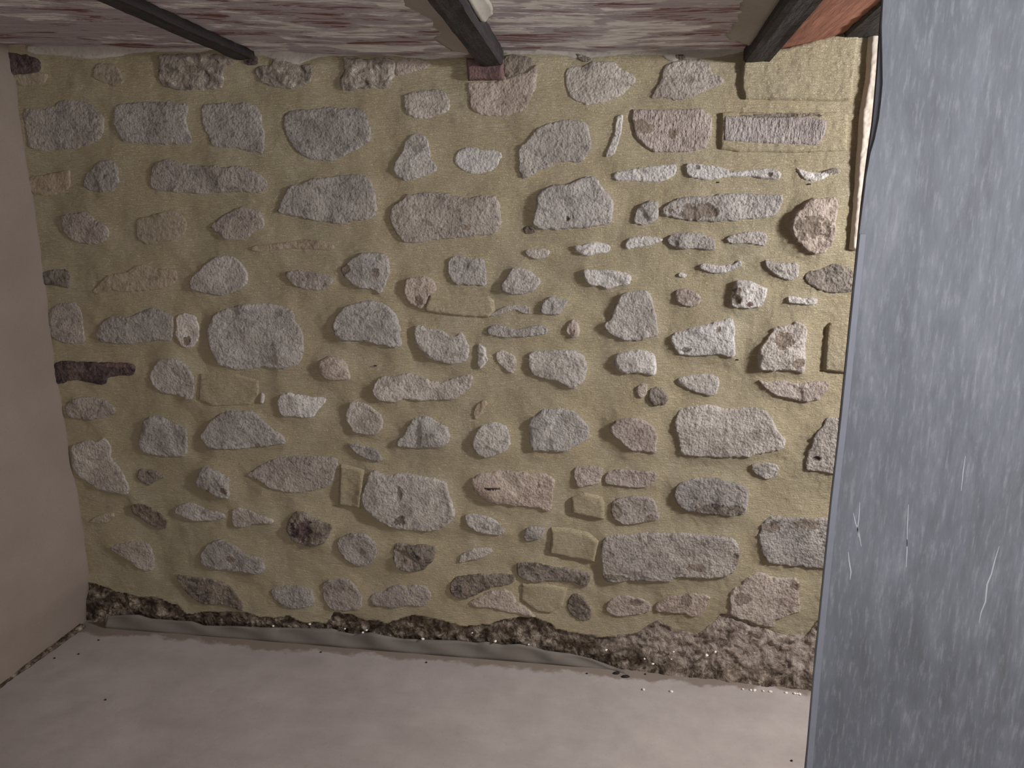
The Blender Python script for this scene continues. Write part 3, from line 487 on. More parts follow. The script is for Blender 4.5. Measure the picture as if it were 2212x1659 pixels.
# stains, crusts and hollows (hole shade painted dark) on single stones: pixel, half width and half height in mm, material, depth in mm
PATCH = [(1690, 251, 112, 7, 'D', 3), (1226, 474, 7, 10, 'K', 8), (868, 1122, 24, 20, 'D', 8), (862, 1068, 12, 34, 'G', 10), (655, 1145, 46, 44, 'K', 5), (1761, 988, 13, 8, 'K', 8),
         (1325, 1243, 46, 12, 'D', 2), (1590, 1208, 14, 34, 'D', 3), (1505, 1222, 36, 14, 'S', 1), (1500, 458, 70, 24, 'S', 7), (1617, 657, 12, 9, 'B', 3), (1590, 640, 16, 24, 'S', 2),
         (1748, 492, 46, 40, 'S', 4), (1066, 1052, 26, 5, 'K', 3), (1164, 1047, 8, 7, 'D', 2), (1555, 1098, 86, 18, 'D', 2), (1795, 370, 44, 9, 'D', 0), (868, 1205, 22, 34, 'S', 4),
         (905, 1200, 14, 10, 'K', 3), (1550, 712, 10, 12, 'S', 2), (1480, 755, 16, 9, 'D', 2), (1690, 735, 26, 30, 'S', 2), (1720, 785, 22, 14, 'S', 2), (1240, 715, 5, 7, 'B', 3),
         (405, 735, 14, 18, 'S', 3), (1142, 1225, 20, 20, 'D', 2), (1262, 1250, 12, 14, 'D', 1), (1665, 1135, 30, 18, 'S', 3), (1740, 1130, 40, 22, 'S', 2), (400, 1078, 8, 10, 'S', 2),
         (490, 1057, 14, 14, 'S', 2), (455, 1058, 8, 12, 'S', 1), (300, 1060, 16, 14, 'S', 1), (650, 490, 26, 12, 'S', 1), (1010, 490, 22, 16, 'S', 1), (1380, 275, 60, 20, 'S', 1),
         (1455, 290, 20, 14, 'S', 1), (630, 1075, 30, 20, 'S', 1), (560, 960, 12, 10, 'S', 1), (745, 580, 20, 20, 'S', 2), (1330, 1100, 22, 26, 'D', 1), (1375, 1300, 24, 16, 'S', 1),
         (1480, 1295, 20, 24, 'S', 1), (1720, 1265, 26, 12, 'S', 1), (1600, 1290, 30, 20, 'S', 1), (815, 590, 16, 18, 'S', 1), (1580, 370, 10, 7, 'D', 3), (1660, 378, 8, 6, 'D', 3), (1505, 363, 9, 7, 'S', 3),
         (905, 650, 14, 20, 'S', 1), (615, 470, 20, 14, 'D', 1), (190, 845, 30, 14, 'S', 1), (250, 790, 60, 8, 'B', 1), (410, 150, 24, 16, 'S', 2), (1400, 1120, 14, 16, 'S', 1), (500, 1205, 18, 12, 'S', 2)]
ITEMS = []
for i, (mt, rel, tile, pts, label) in enumerate(STONES):
    ITEMS.append(dict(mt=mt, rel=rel / 1000.0 * (1.0 if mt in 'MBHCAKT' else 1.22), P=poly(tile, pts) if mt in 'MBHC' else soften(poly(tile, pts)), label=label, i=i))

def mortar_base(X, Z):
    h = 0.010 * fbm(X, Z, 0.34, 3, 3) + 0.007 * fbm(X, Z, 0.13, 2, 4) + 0.003 * fbm(X, Z, 0.06, 3, 5)
    rough = np.clip((X + 0.1) / 0.7, 0, 1)
    h = h + 0.0017 * (0.4 + rough) * fbm(X, Z, 0.012, 3, 8)
    return h
def profile(it, d):
    """height of a stone above the mortar as a function of distance to its edge"""
    w = it['w']
    t = np.clip(d / w, 0, 1)
    return it['prel'] * np.sqrt(np.clip(1 - (1 - t) ** 2, 0, 1))

RES = 0.0034
FILK = 0.5
def fil_field(X, Z, x_lo, x_hi, z_lo, z_hi):
    out = np.zeros(X.shape)
    for it in ITEMS:
        P = it['P']; lo = P.min(0) - 0.085; hi = P.max(0) + 0.085
        if lo[0] > x_hi or hi[0] < x_lo or lo[1] > z_hi or hi[1] < z_lo: continue
        d = sdf(P, X, Z); k = 0.10 if it['mt'] in ('M', 'C', 'H') else FILK
        out = np.maximum(out, k * it['rel'] * np.exp(-np.clip(-d, 0, 1) / 0.028))
    return out
def build_item(it):
    rs = np.random.RandomState(100 + it['i']); P = it['P']; mt = it['mt']
    lo = P.min(0); hi = P.max(0); cx, cz = (lo + hi) / 2
    crisp = mt in ('M', 'B', 'H', 'C')
    mg = 0.012
    nx = int((hi[0] - lo[0] + 2 * mg) / RES) + 2; nz = int((hi[1] - lo[1] + 2 * mg) / RES) + 2
    xs = np.linspace(lo[0] - mg, hi[0] + mg, nx); zs = np.linspace(lo[1] - mg, hi[1] + mg, nz)
    X, Z = np.meshgrid(xs, zs, indexing='ij')
    d = sdf(P, X, Z)
    size = min(hi[0] - lo[0], hi[1] - lo[1]); inr = max(d.max(), 0.004)
    if crisp:
        d = d + 0.0016 * fbm(X, Z, 0.03, 3, it['i']); it['w'] = min(0.011, inr)
    else:
        amp = min(0.0065, 0.06 * size)
        d = d + amp * fbm(X, Z, 0.030, 4, it['i'], 0.6) + min(0.0018, 0.02 * size) * fbm(X, Z, 0.010, 2, it['i'] + 7); it['w'] = inr * (0.55 if it['rel'] > 0.015 else 0.4)
    fl = fil_field(X, Z, xs[0], xs[-1], zs[0], zs[-1]); it['prel'] = it['rel'] * (0.9 if crisp else 0.62)
    base = mortar_base(X, Z) + fl + 0.0012
    h = base + profile(it, d)
    if not crisp and it['rel'] > 0.009:
        # broken facets: the rock face is the lower envelope of a few tilted planes
        top = np.full(X.shape, 1.0)
        for k in range(7):
            px = rs.uniform(lo[0], hi[0]); pz = rs.uniform(lo[1], hi[1])
            gx, gz = rs.normal(0, 0.22, 2)
            top = np.minimum(top, it['rel'] * rs.uniform(0.75, 1.25) + gx * (X - px) + gz * (Z - pz))
        fc = np.minimum(profile(it, d), np.maximum(top, it['rel'] * 0.30))
        h = base + fc
    if not crisp:
        g = np.clip(d / 0.008, 0, 1)
        h = h + g * (0.15 * it['rel'] + 0.0010) * fbm(X, Z, 0.06, 3, it['i'] + 50, 0.5) + g * 0.0013 * fbm(X, Z, 0.009, 2, it['i'] + 90, 0.7)
        if mt in 'DRKT': h = h + g * 0.004 * fbm(X, Z, 0.02, 3, it['i'] + 33, 0.7)
    else:
        h = h + 0.0010 * fbm(X, Z, 0.010, 3, it['i'] + 50)
    pm = np.zeros(X.shape, int); mats = []
    for (px, py, rw, rh, pmat, dent) in PATCH:
        qx, qz = on_wall(px, py)
        if not (lo[0] < qx < hi[0] and lo[1] < qz < hi[1]): continue
        if sdf(P, np.array([qx]), np.array([qz]))[0] < 0: continue
        q = 1 - ((X - qx) / rw * 1000) ** 2 - ((Z - qz) / rh * 1000) ** 2 + 1.5 * fbm(X, Z, 0.026, 4, it['i'] + int(px), 0.65)
        mats.append(pmat); pm = np.where(q > 0.05, len(mats), pm)
        h = h - 0.7 * dent / 1000.0 * np.clip(q, 0, 1)
    h = np.where(d < 0, h + d * 2.5, h)
    keep = d > -0.0075
    keepc = keep[:-1, :-1] & keep[1:, :-1] & keep[:-1, 1:] & keep[1:, 1:]
    idx = -np.ones(X.shape, int)
    used = np.zeros(X.shape, bool)
    used[:-1, :-1] |= keepc; used[1:, :-1] |= keepc; used[:-1, 1:] |= keepc; used[1:, 1:] |= keepc
    N = used.sum(); idx[used] = np.arange(N)
    fr = np.stack([X[used] - cx, -h[used], Z[used] - cz], 1)
    bk = np.stack([X[used] - cx, np.full(N, 0.035), Z[used] - cz], 1)
    a = idx[:-1, :-1][keepc]; b = idx[1:, :-1][keepc]; c = idx[1:, 1:][keepc]; e = idx[:-1, 1:][keepc]
    ff = np.stack([a, b, c, e], 1)
    # rim
    from_e = {}
    edges = np.concatenate([ff[:, [0, 1]], ff[:, [1, 2]], ff[:, [2, 3]], ff[:, [3, 0]]])
    key = {tuple(q) for q in edges.tolist()}
    rim = [(p, q) for p, q in key if (q, p) not in key]
    faces = ff.tolist() + [(q, p, p + N, q + N) for p, q in rim] + (ff[:, ::-1] + N).tolist()
    kind = {'M': 'mortar_covered_block', 'B': 'brick', 'K': 'rubble_patch', 'T': 'rubble_patch'}.get(mt, 'wall_stone')
    if it['label'].startswith('!'): kind, it['label'] = it['label'][1:].split('|')
    m = MAT[mt] if mt != 'C' else MAT['cream']
    o = new_obj(kind, np.concatenate([fr, bk]), faces, m, loc=(cx, 0, cz))
    if mats:
        for q in mats: o.data.materials.append(MAT[q])
        mi = np.zeros(len(faces), int); mi[:len(ff)] = pm[:-1, :-1][keepc]
        o.data.polygons.foreach_set('material_index', mi)
    if kind.startswith('trim_'):
        struct(o, it['label']); return
    cat = {'mortar_covered_block': 'block', 'brick': 'brick', 'rubble_patch': 'rubble', 'upright_strip': 'strip'}.get(kind, 'stone')
    grp = {'block': 'mortar covered blocks raised in the wall', 'rubble': 'patches of old rubble under the ceiling',
           'stone': 'stones set in the mortar of the wall', 'brick': 'bricks set in the wall'}.get(cat)
    tag(o, it['label'], cat, grp)
    it['d_lo'] = (lo, hi)
for it in ITEMS: build_item(it)

# upper edge of the crumbling foot
FOOT = [(150, 1262), (186, 1258), (205, 1262), (240, 1275), (300, 1290), (338, 1291), (385, 1308), (402, 1326), (440, 1322), (520, 1318), (560, 1331), (620, 1330),
           (665, 1342), (705, 1345), (722, 1322), (760, 1328), (790, 1341), (830, 1345), (893, 1327), (960, 1338), (1005, 1350), (1060, 1345),
           (1090, 1333), (1150, 1334), (1188, 1345), (1200, 1358), (1262, 1368), (1300, 1376), (1375, 1370), (1422, 1343), (1452, 1360),
           (1505, 1370), (1545, 1342), (1556, 1322), (1600, 1326), (1640, 1350), (1700, 1374), (1740, 1376), (1775, 1330), (1850, 1310)]
def foot_line():
    P = [on_wall(*p) for p in FOOT]
    return np.array([p[0] for p in P]), np.array([p[1] for p in P])

# ------------------------------------------------------------------ back wall: mortar laid between the stones
def build_wall():
    res = 0.0044
    x0, x1, z0, z1 = -2.7, 2.3, -0.04, 2.34
    xs = np.concatenate([np.linspace(x0, -2.31, 20), np.arange(-2.3, 0.95, res), np.linspace(0.96, x1, 60)]); zs = np.arange(z0, z1, res)
    X, Z = np.meshgrid(xs, zs, indexing='ij')
    h = mortar_base(X, Z)
    fil = np.zeros(X.shape); dip = np.zeros(X.shape)
    for it in ITEMS:
        P = it['P']; lo = P.min(0) - 0.09; hi = P.max(0) + 0.09
        i0, i1 = np.searchsorted(xs, [lo[0], hi[0]]); j0, j1 = np.searchsorted(zs, [lo[1], hi[1]])
        if i1 - i0 < 2 or j1 - j0 < 2: continue
        sx = X[i0:i1, j0:j1]; sz = Z[i0:i1, j0:j1]
        d = sdf(P, sx, sz)
        k = 0.10 if it['mt'] in ('M', 'C', 'H') else FILK
        f = k * it['rel'] * np.exp(-np.clip(-d, 0, 1) / 0.028)
        fil[i0:i1, j0:j1] = np.maximum(fil[i0:i1, j0:j1], f)
        dp = np.clip((d - 0.009) / 0.006, 0, 1) * 0.03
        dip[i0:i1, j0:j1] = np.maximum(dip[i0:i1, j0:j1], dp)
    ft = np.interp(xs, *foot_line())[:, None] + 0.010 * fbm(X, Z, 0.05, 4, 61, 0.65) - Z
    dip = np.maximum(dip, np.clip((ft - 0.004) / 0.006, 0, 1) * 0.06)
    h = h + fil - dip
    nx, nz = X.shape
    V = np.stack([X.ravel(), -h.ravel(), Z.ravel()], 1)
    I = np.arange(nx * nz).reshape(nx, nz)
    Fc = np.stack([I[:-1, :-1].ravel(), I[1:, :-1].ravel(), I[1:, 1:].ravel(), I[:-1, 1:].ravel()], 1)
    # thickness behind
    nb = len(V)
    B = np.array([(x0, 0.3, z0), (xs[-1], 0.3, z0), (xs[-1], 0.3, zs[-1]), (x0, 0.3, zs[-1])])
    faces = Fc.tolist() + [(nb, nb + 3, nb + 2, nb + 1)]
    faces += [tuple(I[:, 0].tolist()[::-1]) + (nb, nb + 1), tuple(I[:, -1].tolist()) + (nb + 2, nb + 3),
              tuple(I[0, :].tolist()) + (nb + 3, nb), tuple(I[-1, :].tolist()[::-1]) + (nb + 1, nb + 2)]
    o = new_obj('wall_back', np.concatenate([V, B]), faces, MAT['M'])
    struct(o, 'ochre mortar wall holding the pale stones')
build_wall()

# ------------------------------------------------------------------ crumbling foot of the wall
def build_foot():
    xt, zt = foot_line()
    res = 0.0036
    xs = np.concatenate([np.arange(xt[0], 1.0, res), np.arange(1.0, 2.27, 0.01)]); zs = np.arange(-0.02, 0.24, res)
    X, Z = np.meshgrid(xs, zs, indexing='ij')
    T = np.interp(xs, xt, zt)[:, None] + 0 * Z
    T = T + 0.010 * fbm(X, Z, 0.05, 4, 61, 0.65)
    d = (T - Z)
    right = np.clip((X + 0.6) / 1.2, 0, 1)
    h = mortar_base(X, Z) * 0.6 - 0.016 * (1 - right) * np.clip(d / 0.012, 0, 1) + 0.002 + 0.012 * right * np.clip(d / 0.03, 0, 1)
    h = h + np.clip(d / 0.01, 0, 1) * (0.011 * fbm(X, Z, 0.06, 4, 71, 0.65) + 0.006 * fbm(X, Z, 0.018, 3, 75, 0.7))
    h = h + (0.002 + 0.038 * right ** 2) * np.exp(-np.clip(Z, 0, 1) / 0.035) * (1 + 0.5 * fbm(X, Z, 0.12, 3, 81))
    h = np.where(d < 0, h + d * 2.0, h)
    keep = d > -0.012
    kc = keep[:-1, :-1] & keep[1:, :-1] & keep[:-1, 1:] & keep[1:, 1:]
    used = np.zeros(X.shape, bool)
    used[:-1, :-1] |= kc; used[1:, :-1] |= kc; used[:-1, 1:] |= kc; used[1:, 1:] |= kc
    idx = -np.ones(X.shape, int); N = used.sum(); idx[used] = np.arange(N)
    fr = np.stack([X[used], -h[used], Z[used]], 1); bk = np.stack([X[used], np.full(N, 0.045), Z[used]], 1)
    ff = np.stack([idx[:-1, :-1][kc], idx[1:, :-1][kc], idx[1:, 1:][kc], idx[:-1, 1:][kc]], 1)
    e = np.concatenate([ff[:, [0, 1]], ff[:, [1, 2]], ff[:, [2, 3]], ff[:, [3, 0]]]); key = {tuple(q) for q in e.tolist()}
    rim = [(p, q) for p, q in key if (q, p) not in key]
    o = new_obj('rubble_footing', np.concatenate([fr, bk]), ff.tolist() + [(q, p, p + N, q + N) for p, q in rim] + (ff[:, ::-1] + N).tolist(), MAT['R'])
    tag(o, 'dark crumbling band of earth and rubble along the foot of the wall', 'rubble', kind='stuff')
build_foot()

# ------------------------------------------------------------------ floor
def grid(name, x0, x1, y0, y1, nx, ny, fz, m):
    xs = np.linspace(x0, x1, nx); ys = np.linspace(y0, y1, ny); X, Y = np.meshgrid(xs, ys, indexing='ij')
    Zs = fz(X, Y); I = np.arange(nx * ny).reshape(nx, ny)
    V = np.stack([X.ravel(), Y.ravel(), Zs.ravel()], 1)
    Fc = np.stack([I[:-1, :-1].ravel(), I[1:, :-1].ravel(), I[1:, 1:].ravel(), I[:-1, 1:].ravel()], 1)
    return new_obj(name, V, Fc, m)
struct(grid('floor', -2.9, 2.4, -4.2, 0.02, 220, 200, lambda X, Y: 0.004 * fbm(X, Y, 0.5, 3, 21) + 0.001 * fbm(X, Y, 0.06, 2, 22) - 0.001, MAT['floor']),
       'rough grey-beige concrete floor')

# ------------------------------------------------------------------ left wall, slightly bulging
def build_left():
    pts = [(20, 60), (28, 120), (40, 220), (55, 340), (76, 450), (90, 560), (103, 660), (118, 790), (128, 850), (142, 930), (155, 1000), (168, 1070), (174, 1110),
           (182, 1160), (190, 1215), (192, 1250), (184, 1300), (181, 1352)]
    Q = [on_wall(*p) for p in pts]; z = np.array([q[1] for q in Q])[::-1]; x = np.array([q[0] for q in Q])[::-1]
    fx, fy = on_z(0, 1482); x_f = np.interp(0, z, x)
    slope = (fx - x_f) / (0 - fy)                       # how the wall runs off square
    zs = np.linspace(-0.02, 2.34, 160); ys = np.linspace(0.03, -4.2, 120)
    Yg, Zg = np.meshgrid(ys, zs, indexing='ij')
    base = np.interp(Zg, z, x)
    flat = np.interp(Zg, [0, 2.3], [x_f + 0.005, x_f + 0.0])
    k = np.exp(-np.clip(-Yg, 0, 9) / 0.9)
    X = base * k + flat * (1 - k) + slope * (-Yg) + 0.006 * fbm(Yg, Zg, 0.5, 3, 33)
    I = np.arange(X.size).reshape(X.shape)
    V = np.stack([X.ravel(), Yg.ravel(), Zg.ravel()], 1)
    Fc = np.stack([I[:-1, :-1].ravel(), I[:-1, 1:].ravel(), I[1:, 1:].ravel(), I[1:, :-1].ravel()], 1)
    o = new_obj('wall_left', V, Fc, MAT['leftwall']); struct(o, 'smooth beige plastered side wall')
    sm = o.modifiers.new('solid', 'SOLIDIFY'); sm.thickness = 0.12; sm.offset = -1
build_left()
struct(box('wall_right', (2.3, -4.2, -0.02), (2.45, 0.3, 2.34), MAT['leftwall']), 'plastered wall beyond the grey panel')

# ------------------------------------------------------------------ ceiling and its joists
edge = [(-400, 92), (0, 98), (250, 103), (420, 108), (520, 110), (800, 119), (1000, 122), (1090, 110), (1300, 114), (1600, 108), (1660, 108),
        (1700, 103), (1745, 93), (1800, 80), (1850, 64), (1905, 55), (1990, 50)]
E = np.array([on_wall(*p) for p in edge])
def ceil_z(X): return np.interp(X, E[:, 0], E[:, 1])
def build_ceiling():
    xs = np.linspace(-2.9, 2.35, 340); ys = np.linspace(0.02, -4.2, 160); X, Y = np.meshgrid(xs, ys, indexing='ij')
    Zs = ceil_z(X) + 0.004 * fbm(X * 0.3, Y, 0.05, 3, 44)
    I = np.arange(X.size).reshape(X.shape)
    V = np.stack([X.ravel(), Y.ravel(), Zs.ravel()], 1)
    Fc = np.stack([I[:-1, :-1].ravel(), I[1:, :-1].ravel(), I[1:, 1:].ravel(), I[:-1, 1:].ravel()], 1)
    o = new_obj('ceiling', V, Fc, MAT['ceiling']); o.data.materials.append(MAT['red'])
    j3 = on_wall(1672, 106)[0]
    mid = (X[:-1, :-1] + X[1:, 1:]).ravel() / 2
    o.data.polygons.foreach_set('material_index', (mid > j3).astype(int))
    sm = o.modifiers.new('solid', 'SOLIDIFY'); sm.thickness = 0.06; sm.offset = -1
    struct(o, 'ceiling boards with peeling white paint and red-brown streaks')
build_ceiling()
def joist(a, b, half, drop, label, seed, fillet=None):
    xw, zw = on_wall(*a); zb = ceil_z(xw) - drop
    p0 = np.array(on_z(a[0], a[1], zb)); p1 = np.array(on_z(b[0], b[1], zb))
    d = (p1 - p0) / np.linalg.norm(p1 - p0)
    s = np.array([d[1], -d[0]]);  s = s if s[0] > 0 else -s
    x_w = p0[0] + d[0] / d[1] * (0.0 - p0[1])
    L = np.linspace(0, 4.1, 260)
    prof = [(-half, 0.5), (-half, 0.008), (-half + 0.006, 0.0), (-half * 0.4, -0.001), (half * 0.4, 0.001), (half - 0.006, 0), (half, 0.008), (half, 0.5)]
    V = []; Fc = []
    m = len(prof)
    for k, l in enumerate(L):
        c = np.array([x_w, 0.0]) + d * (l / abs(d[1]))
        for q, (w, hz) in enumerate(prof):
            jit = 0.0022 * float(fbm(np.array([l]), np.array([q * 3.1]), 0.09, 3, seed)[0])
            p = c + s * (w + jit)
            V.append((p[0], p[1], zb + (drop + 0.02 if hz == 0.5 else hz + jit)))
        if k:
            for q in range(m):
                q2 = (q + 1) % m; a0 = (k - 1) * m
                Fc.append((a0 + q, a0 + q2, a0 + m + q2, a0 + m + q))
    Fc.append(tuple(range(m))); Fc.append(tuple(range(len(V) - 1, len(V) - m - 1, -1)))
    org = Vector((x_w, 0, zb)); V = [(v[0] - org.x, v[1], v[2] - org.z) for v in V]
    o = new_obj('ceiling_joist', V, Fc, MAT['iron'], loc=org, smooth=False)
    tag(o, label, 'joist', 'joists under the ceiling')
    if fillet:
        for side, wid, l0, l1, lab in fillet:
            V = []; Fc = []; Ls = np.linspace(l0, l1, 90)
            for k, l in enumerate(Ls):
                e = max(0.0, min(1.0, (l - l0) / 0.06, (l1 - l) / 0.06))
                wv = wid * (0.25 + 0.75 * e) * (1 + 0.35 * float(fbm(np.array([l]), np.array([2.0]), 0.12, 3, seed + 5)[0]))
                c = np.array([x_w, 0.0]) + d * l
                row = []
                for t in (0, 0.2, 0.5, 0.8, 1.0):
                    p = c + s * side * (half - 0.004 + wv * t)
                    V.append((p[0] - org.x, p[1], ceil_z(p[0]) - org.z - (drop * 0.35 * (1 - t) ** 1.5) * (0.4 + 0.6 * e) + 0.006 * (t - 0.85)))
                if k:
                    for q in range(4):
                        a0 = (k - 1) * 5
                        Fc.append((a0 + q, a0 + q + 1, a0 + 5 + q + 1, a0 + 5 + q))
            f = new_obj('mortar_fillet', V, Fc, MAT['plaster'], parent=o)
            f['label'] = lab
            sm = f.modifiers.new('solid', 'SOLIDIFY'); sm.thickness = 0.012; sm.offset = 1
joist((485, 110), (232, 0), 0.034, 0.030, 'thin blackened joist in the left part of the ceiling', 1)
joist((1042, 118), (957, 0), 0.038, 0.040, 'blackened joist ending on the red-brown brick', 2,
      [(-1, 0.085, 0.02, 0.9, 'grey mortar smeared along the joist'), (1, 0.035, 0.46, 0.9, 'grey mortar smeared along the joist')])
joist((1657, 108), (1742, 0), 0.040, 0.035, 'blackened joist at the upper right beside the red boards', 3,
      [(-1, 0.075, 0.10, 0.9, 'grey mortar smeared along the joist')])
joist((1893, 57), (1962, 0), 0.055, 0.030, 'dark joist end between the red boards and the grey panel', 4)

# ------------------------------------------------------------------ grey panel standing in front of the wall
def build_panel():
    YP = -1.25
    L = [(1910, -120), (1908, 0), (1905, 54), (1907, 180), (1904, 215), (1899, 256), (1890, 300), (1881, 330), (1872, 380), (1866, 430), (1857, 500), (1836, 700),
         (1816, 900), (1795, 1080), (1777, 1260), (1757, 1460), (1740, 1659)]
    pts = [on_wall(x, y, YP) for x, y in L]
    # straight backing edge of the sheet
    x_top, _ = pts[0]; 
    zt = 2.02; xr = 1.30
    bot = pts[-1]; dx = (pts[-1][0] - pts[9][0]) / (pts[-1][1] - pts[9][1])
    low = (bot[0] + dx * (0.0 - bot[1]), 0.003)
    face = [(pts[0][0], zt)] + [p for p in pts if p[1] < zt] + [low]
    root = bpy.data.objects.new('grey_panel', None); C.objects.link(root); root.location = (low[0], YP, 0)
    tag(root, 'tall smooth grey panel with vertical streaks and scratches at the right', 'panel')
    ox, oz = low[0], 0
    def slab(name, outline, y0, y1, m, bev=0.0):
        N = len(outline)
        V = [(x - ox, y0 - YP, z) for x, z in outline] + [(x - ox, y1 - YP, z) for x, z in outline]
        Fc = [tuple(range(N)), tuple(range(2 * N - 1, N - 1, -1))] + [(i, i + N, (i + 1) % N + N, (i + 1) % N) for i in range(N)]
        o = new_obj(name, V, Fc, m, parent=root, smooth=False)
        if bev:
            b = o.modifiers.new('bevel', 'BEVEL'); b.width = bev; b.segments = 2; b.limit_method = 'ANGLE'
        return o
    slab('facing_sheet', face + [(xr, 0.003), (xr, zt)], YP, YP + 0.006, MAT['panel'])
    back = [(1908, 0), (1902, 60), (1896, 150), (1890, 220), (1885, 270), (1876, 330), (1869, 385), (1862, 440)]
    bk = [on_wall(x, y, YP + 0.006) for x, y in back if on_wall(x, y, YP)[1] < zt - 0.001]
    b0 = on_wall(1740, 1659, YP + 0.006)
    e0 = (b0[0] + dx * (0.003 - b0[1]), 0.003)
    dark_edge = slab('dark_backing', [(bk[0][0], zt)] + bk + [b0, e0, (xr, 0.003), (xr, zt)], YP + 0.0062, YP + 0.014, MAT['dark_edge'])  # dark grey slab reaching a little past the facing's left edge
    dark_edge['label'] = 'dark edge showing behind the facing'
    # pale lip along the cut edge
    lipL = [(1856, 505), (1836, 700), (1816, 900), (1795, 1080), (1777, 1260), (1757, 1460), (1740, 1659)]
    l1 = [on_wall(x + 1, y, YP) for x, y in lipL] + [(low[0] + 0.001, 0.003)]
    l2 = [on_wall(x + 15, y, YP) for x, y in lipL] + [(low[0] + 0.012, 0.003)]
    lip = slab('edge_lip', l1 + l2[::-1], YP - 0.0022, YP - 0.0002, MAT['trimgrey'], 0.0007)
    def scratch(pl, wpx):
        q1 = []; q2 = []
        for k, (x, y) in enumerate(pl):
            w_ = wpx * math.sin(math.pi * (k + 0.4) / (len(pl) - 0.2)) / 2 + 0.4
            q1.append(on_wall(x - w_, y, YP)); q2.append(on_wall(x + w_, y, YP))
        o = slab('scratch', q1 + q2[::-1], YP - 0.0006, YP - 0.0001, MAT['scratch'])
        o['label'] = 'thin pale scratch'
    scratch([(2158, 1180), (2150, 1205), (2141, 1240), (2132, 1262), (2128, 1300), (2119, 1322), (2114, 1345)], 3.2)
    scratch([(1832, 1192), (1834, 1212), (1838, 1235), (1836, 1252)], 2.6)
    scratch([(1959, 1165), (1959, 1190), (1957, 1225)], 1.8)
    scratch([(1843, 1108), (1848, 1130), (1856, 1155), (1860, 1180)], 2.2)
    scratch([(1857, 1085), (1855, 1120), (1852, 1140), (1854, 1160)], 1.8)
    scratch([(2085, 985), (2080, 1020), (2076, 1060)], 1.6)
    scratch([(1962, 1090), (1960, 1130), (1959, 1180)], 1.6)
build_panel()

# ------------------------------------------------------------------ membrane strip that stands up between floor and wall
def build_membrane():
    top = [(231, 1332), (262, 1329), (300, 1328), (325, 1336), (380, 1341), (415, 1342), (440, 1351), (500, 1353), (560, 1355), (640, 1357), (718, 1358), (740, 1366), (762, 1370),
           (800, 1366), (835, 1374), (872, 1381), (930, 1382), (985, 1384), (1030, 1389), (1050, 1386), (1085, 1393), (1120, 1392), (1150, 1397), (1178, 1405), (1230, 1412),
           (1280, 1424), (1330, 1441), (1352, 1450)]
    bot = [(232, 1352), (262, 1350), (300, 1347), (325, 1352), (380, 1358), (415, 1362), (440, 1368), (500, 1376), (560, 1379), (640, 1381), (718, 1384), (740, 1387), (762, 1389),
           (800, 1392), (835, 1396), (872, 1399), (930, 1406), (985, 1409), (1030, 1413), (1050, 1413), (1085, 1416), (1120, 1418), (1150, 1420), (1178, 1423), (1230, 1430),
           (1280, 1437), (1330, 1448), (1352, 1454)]
    tx = np.array([p[0] for p in top]); ty = np.array([p[1] for p in top]); by = np.array([p[1] for p in bot])
    V = []; Fc = []; xs = np.linspace(231, 1352, 260); nr = 6
    for k, px in enumerate(xs):
        pb = np.interp(px, tx, by); pt = np.interp(px, tx, ty)
        bx, b_y = on_z(px, pb, 0.001); b_y = min(b_y, -0.022)
        lean = 0.010 + 0.008 * math.sin(px * 0.021) + 0.004 * math.sin(px * 0.083)
        yt = min(b_y + lean, -0.012)
        xt, zt = on_wall(px, pt, yt); zt = max(zt, 0.006)
        for q in range(nr):
            t = q / (nr - 1)
            V.append((bx * (1 - t) + xt * t, b_y * (1 - t) + yt * t + 0.006 * math.sin(t * 3.1) * math.sin(px * 0.05 + t * 2), -0.002 * (1 - t) + zt * t))
        if k:
            for q in range(nr - 1):
                a0 = (k - 1) * nr; Fc.append((a0 + q, a0 + nr + q, a0 + nr + q + 1, a0 + q + 1))
    o = new_obj('membrane_strip', V, Fc, MAT['membrane'])
    sm = o.modifiers.new('solid', 'SOLIDIFY'); sm.thickness = 0.0025
    tag(o, 'wavy grey membrane strip standing up between the floor and the wall', 'strip')
build_membrane()

# ------------------------------------------------------------------ dirt collected in the seam between floor and left wall
def build_seam():
    pa = on_z(183, 1353); pb = on_z(0, 1482)
    L = 90; V = []; Fc = []
    for k in range(L):
        t = k / (L - 1) * 3.0; x = pa[0] + (pb[0] - pa[0]) * t; y = pa[1] + (pb[1] - pa[1]) * t
        w = 0.010 + 0.006 * float(fbm(np.array([t]), np.array([0.3]), 0.06, 3, 91)[0]); hh = 0.004 + 0.003 * float(fbm(np.array([t]), np.array([1.3]), 0.05, 3, 92)[0])
        for q, (a_, b_) in enumerate(((-0.035, -0.002), (-0.035, 0.006), (-0.004, hh + 0.004), (w * 0.5, hh), (w, -0.002))): V.append((x + a_, y, b_ + 0.002))
        if k:
            for q in range(5):
                q2 = (q + 1) % 5; a0 = (k - 1) * 5; Fc.append((a0 + q, a0 + 5 + q, a0 + 5 + q2, a0 + q2))
    Fc.append((0, 1, 2, 3, 4)); Fc.append(tuple(range(len(V) - 1, len(V) - 6, -1)))
    o = new_obj('dirt_seam', V, Fc, MAT['R'])
    tag(o, 'dark line of dirt in the seam between floor and left wall', 'dirt', kind='stuff')
build_seam()

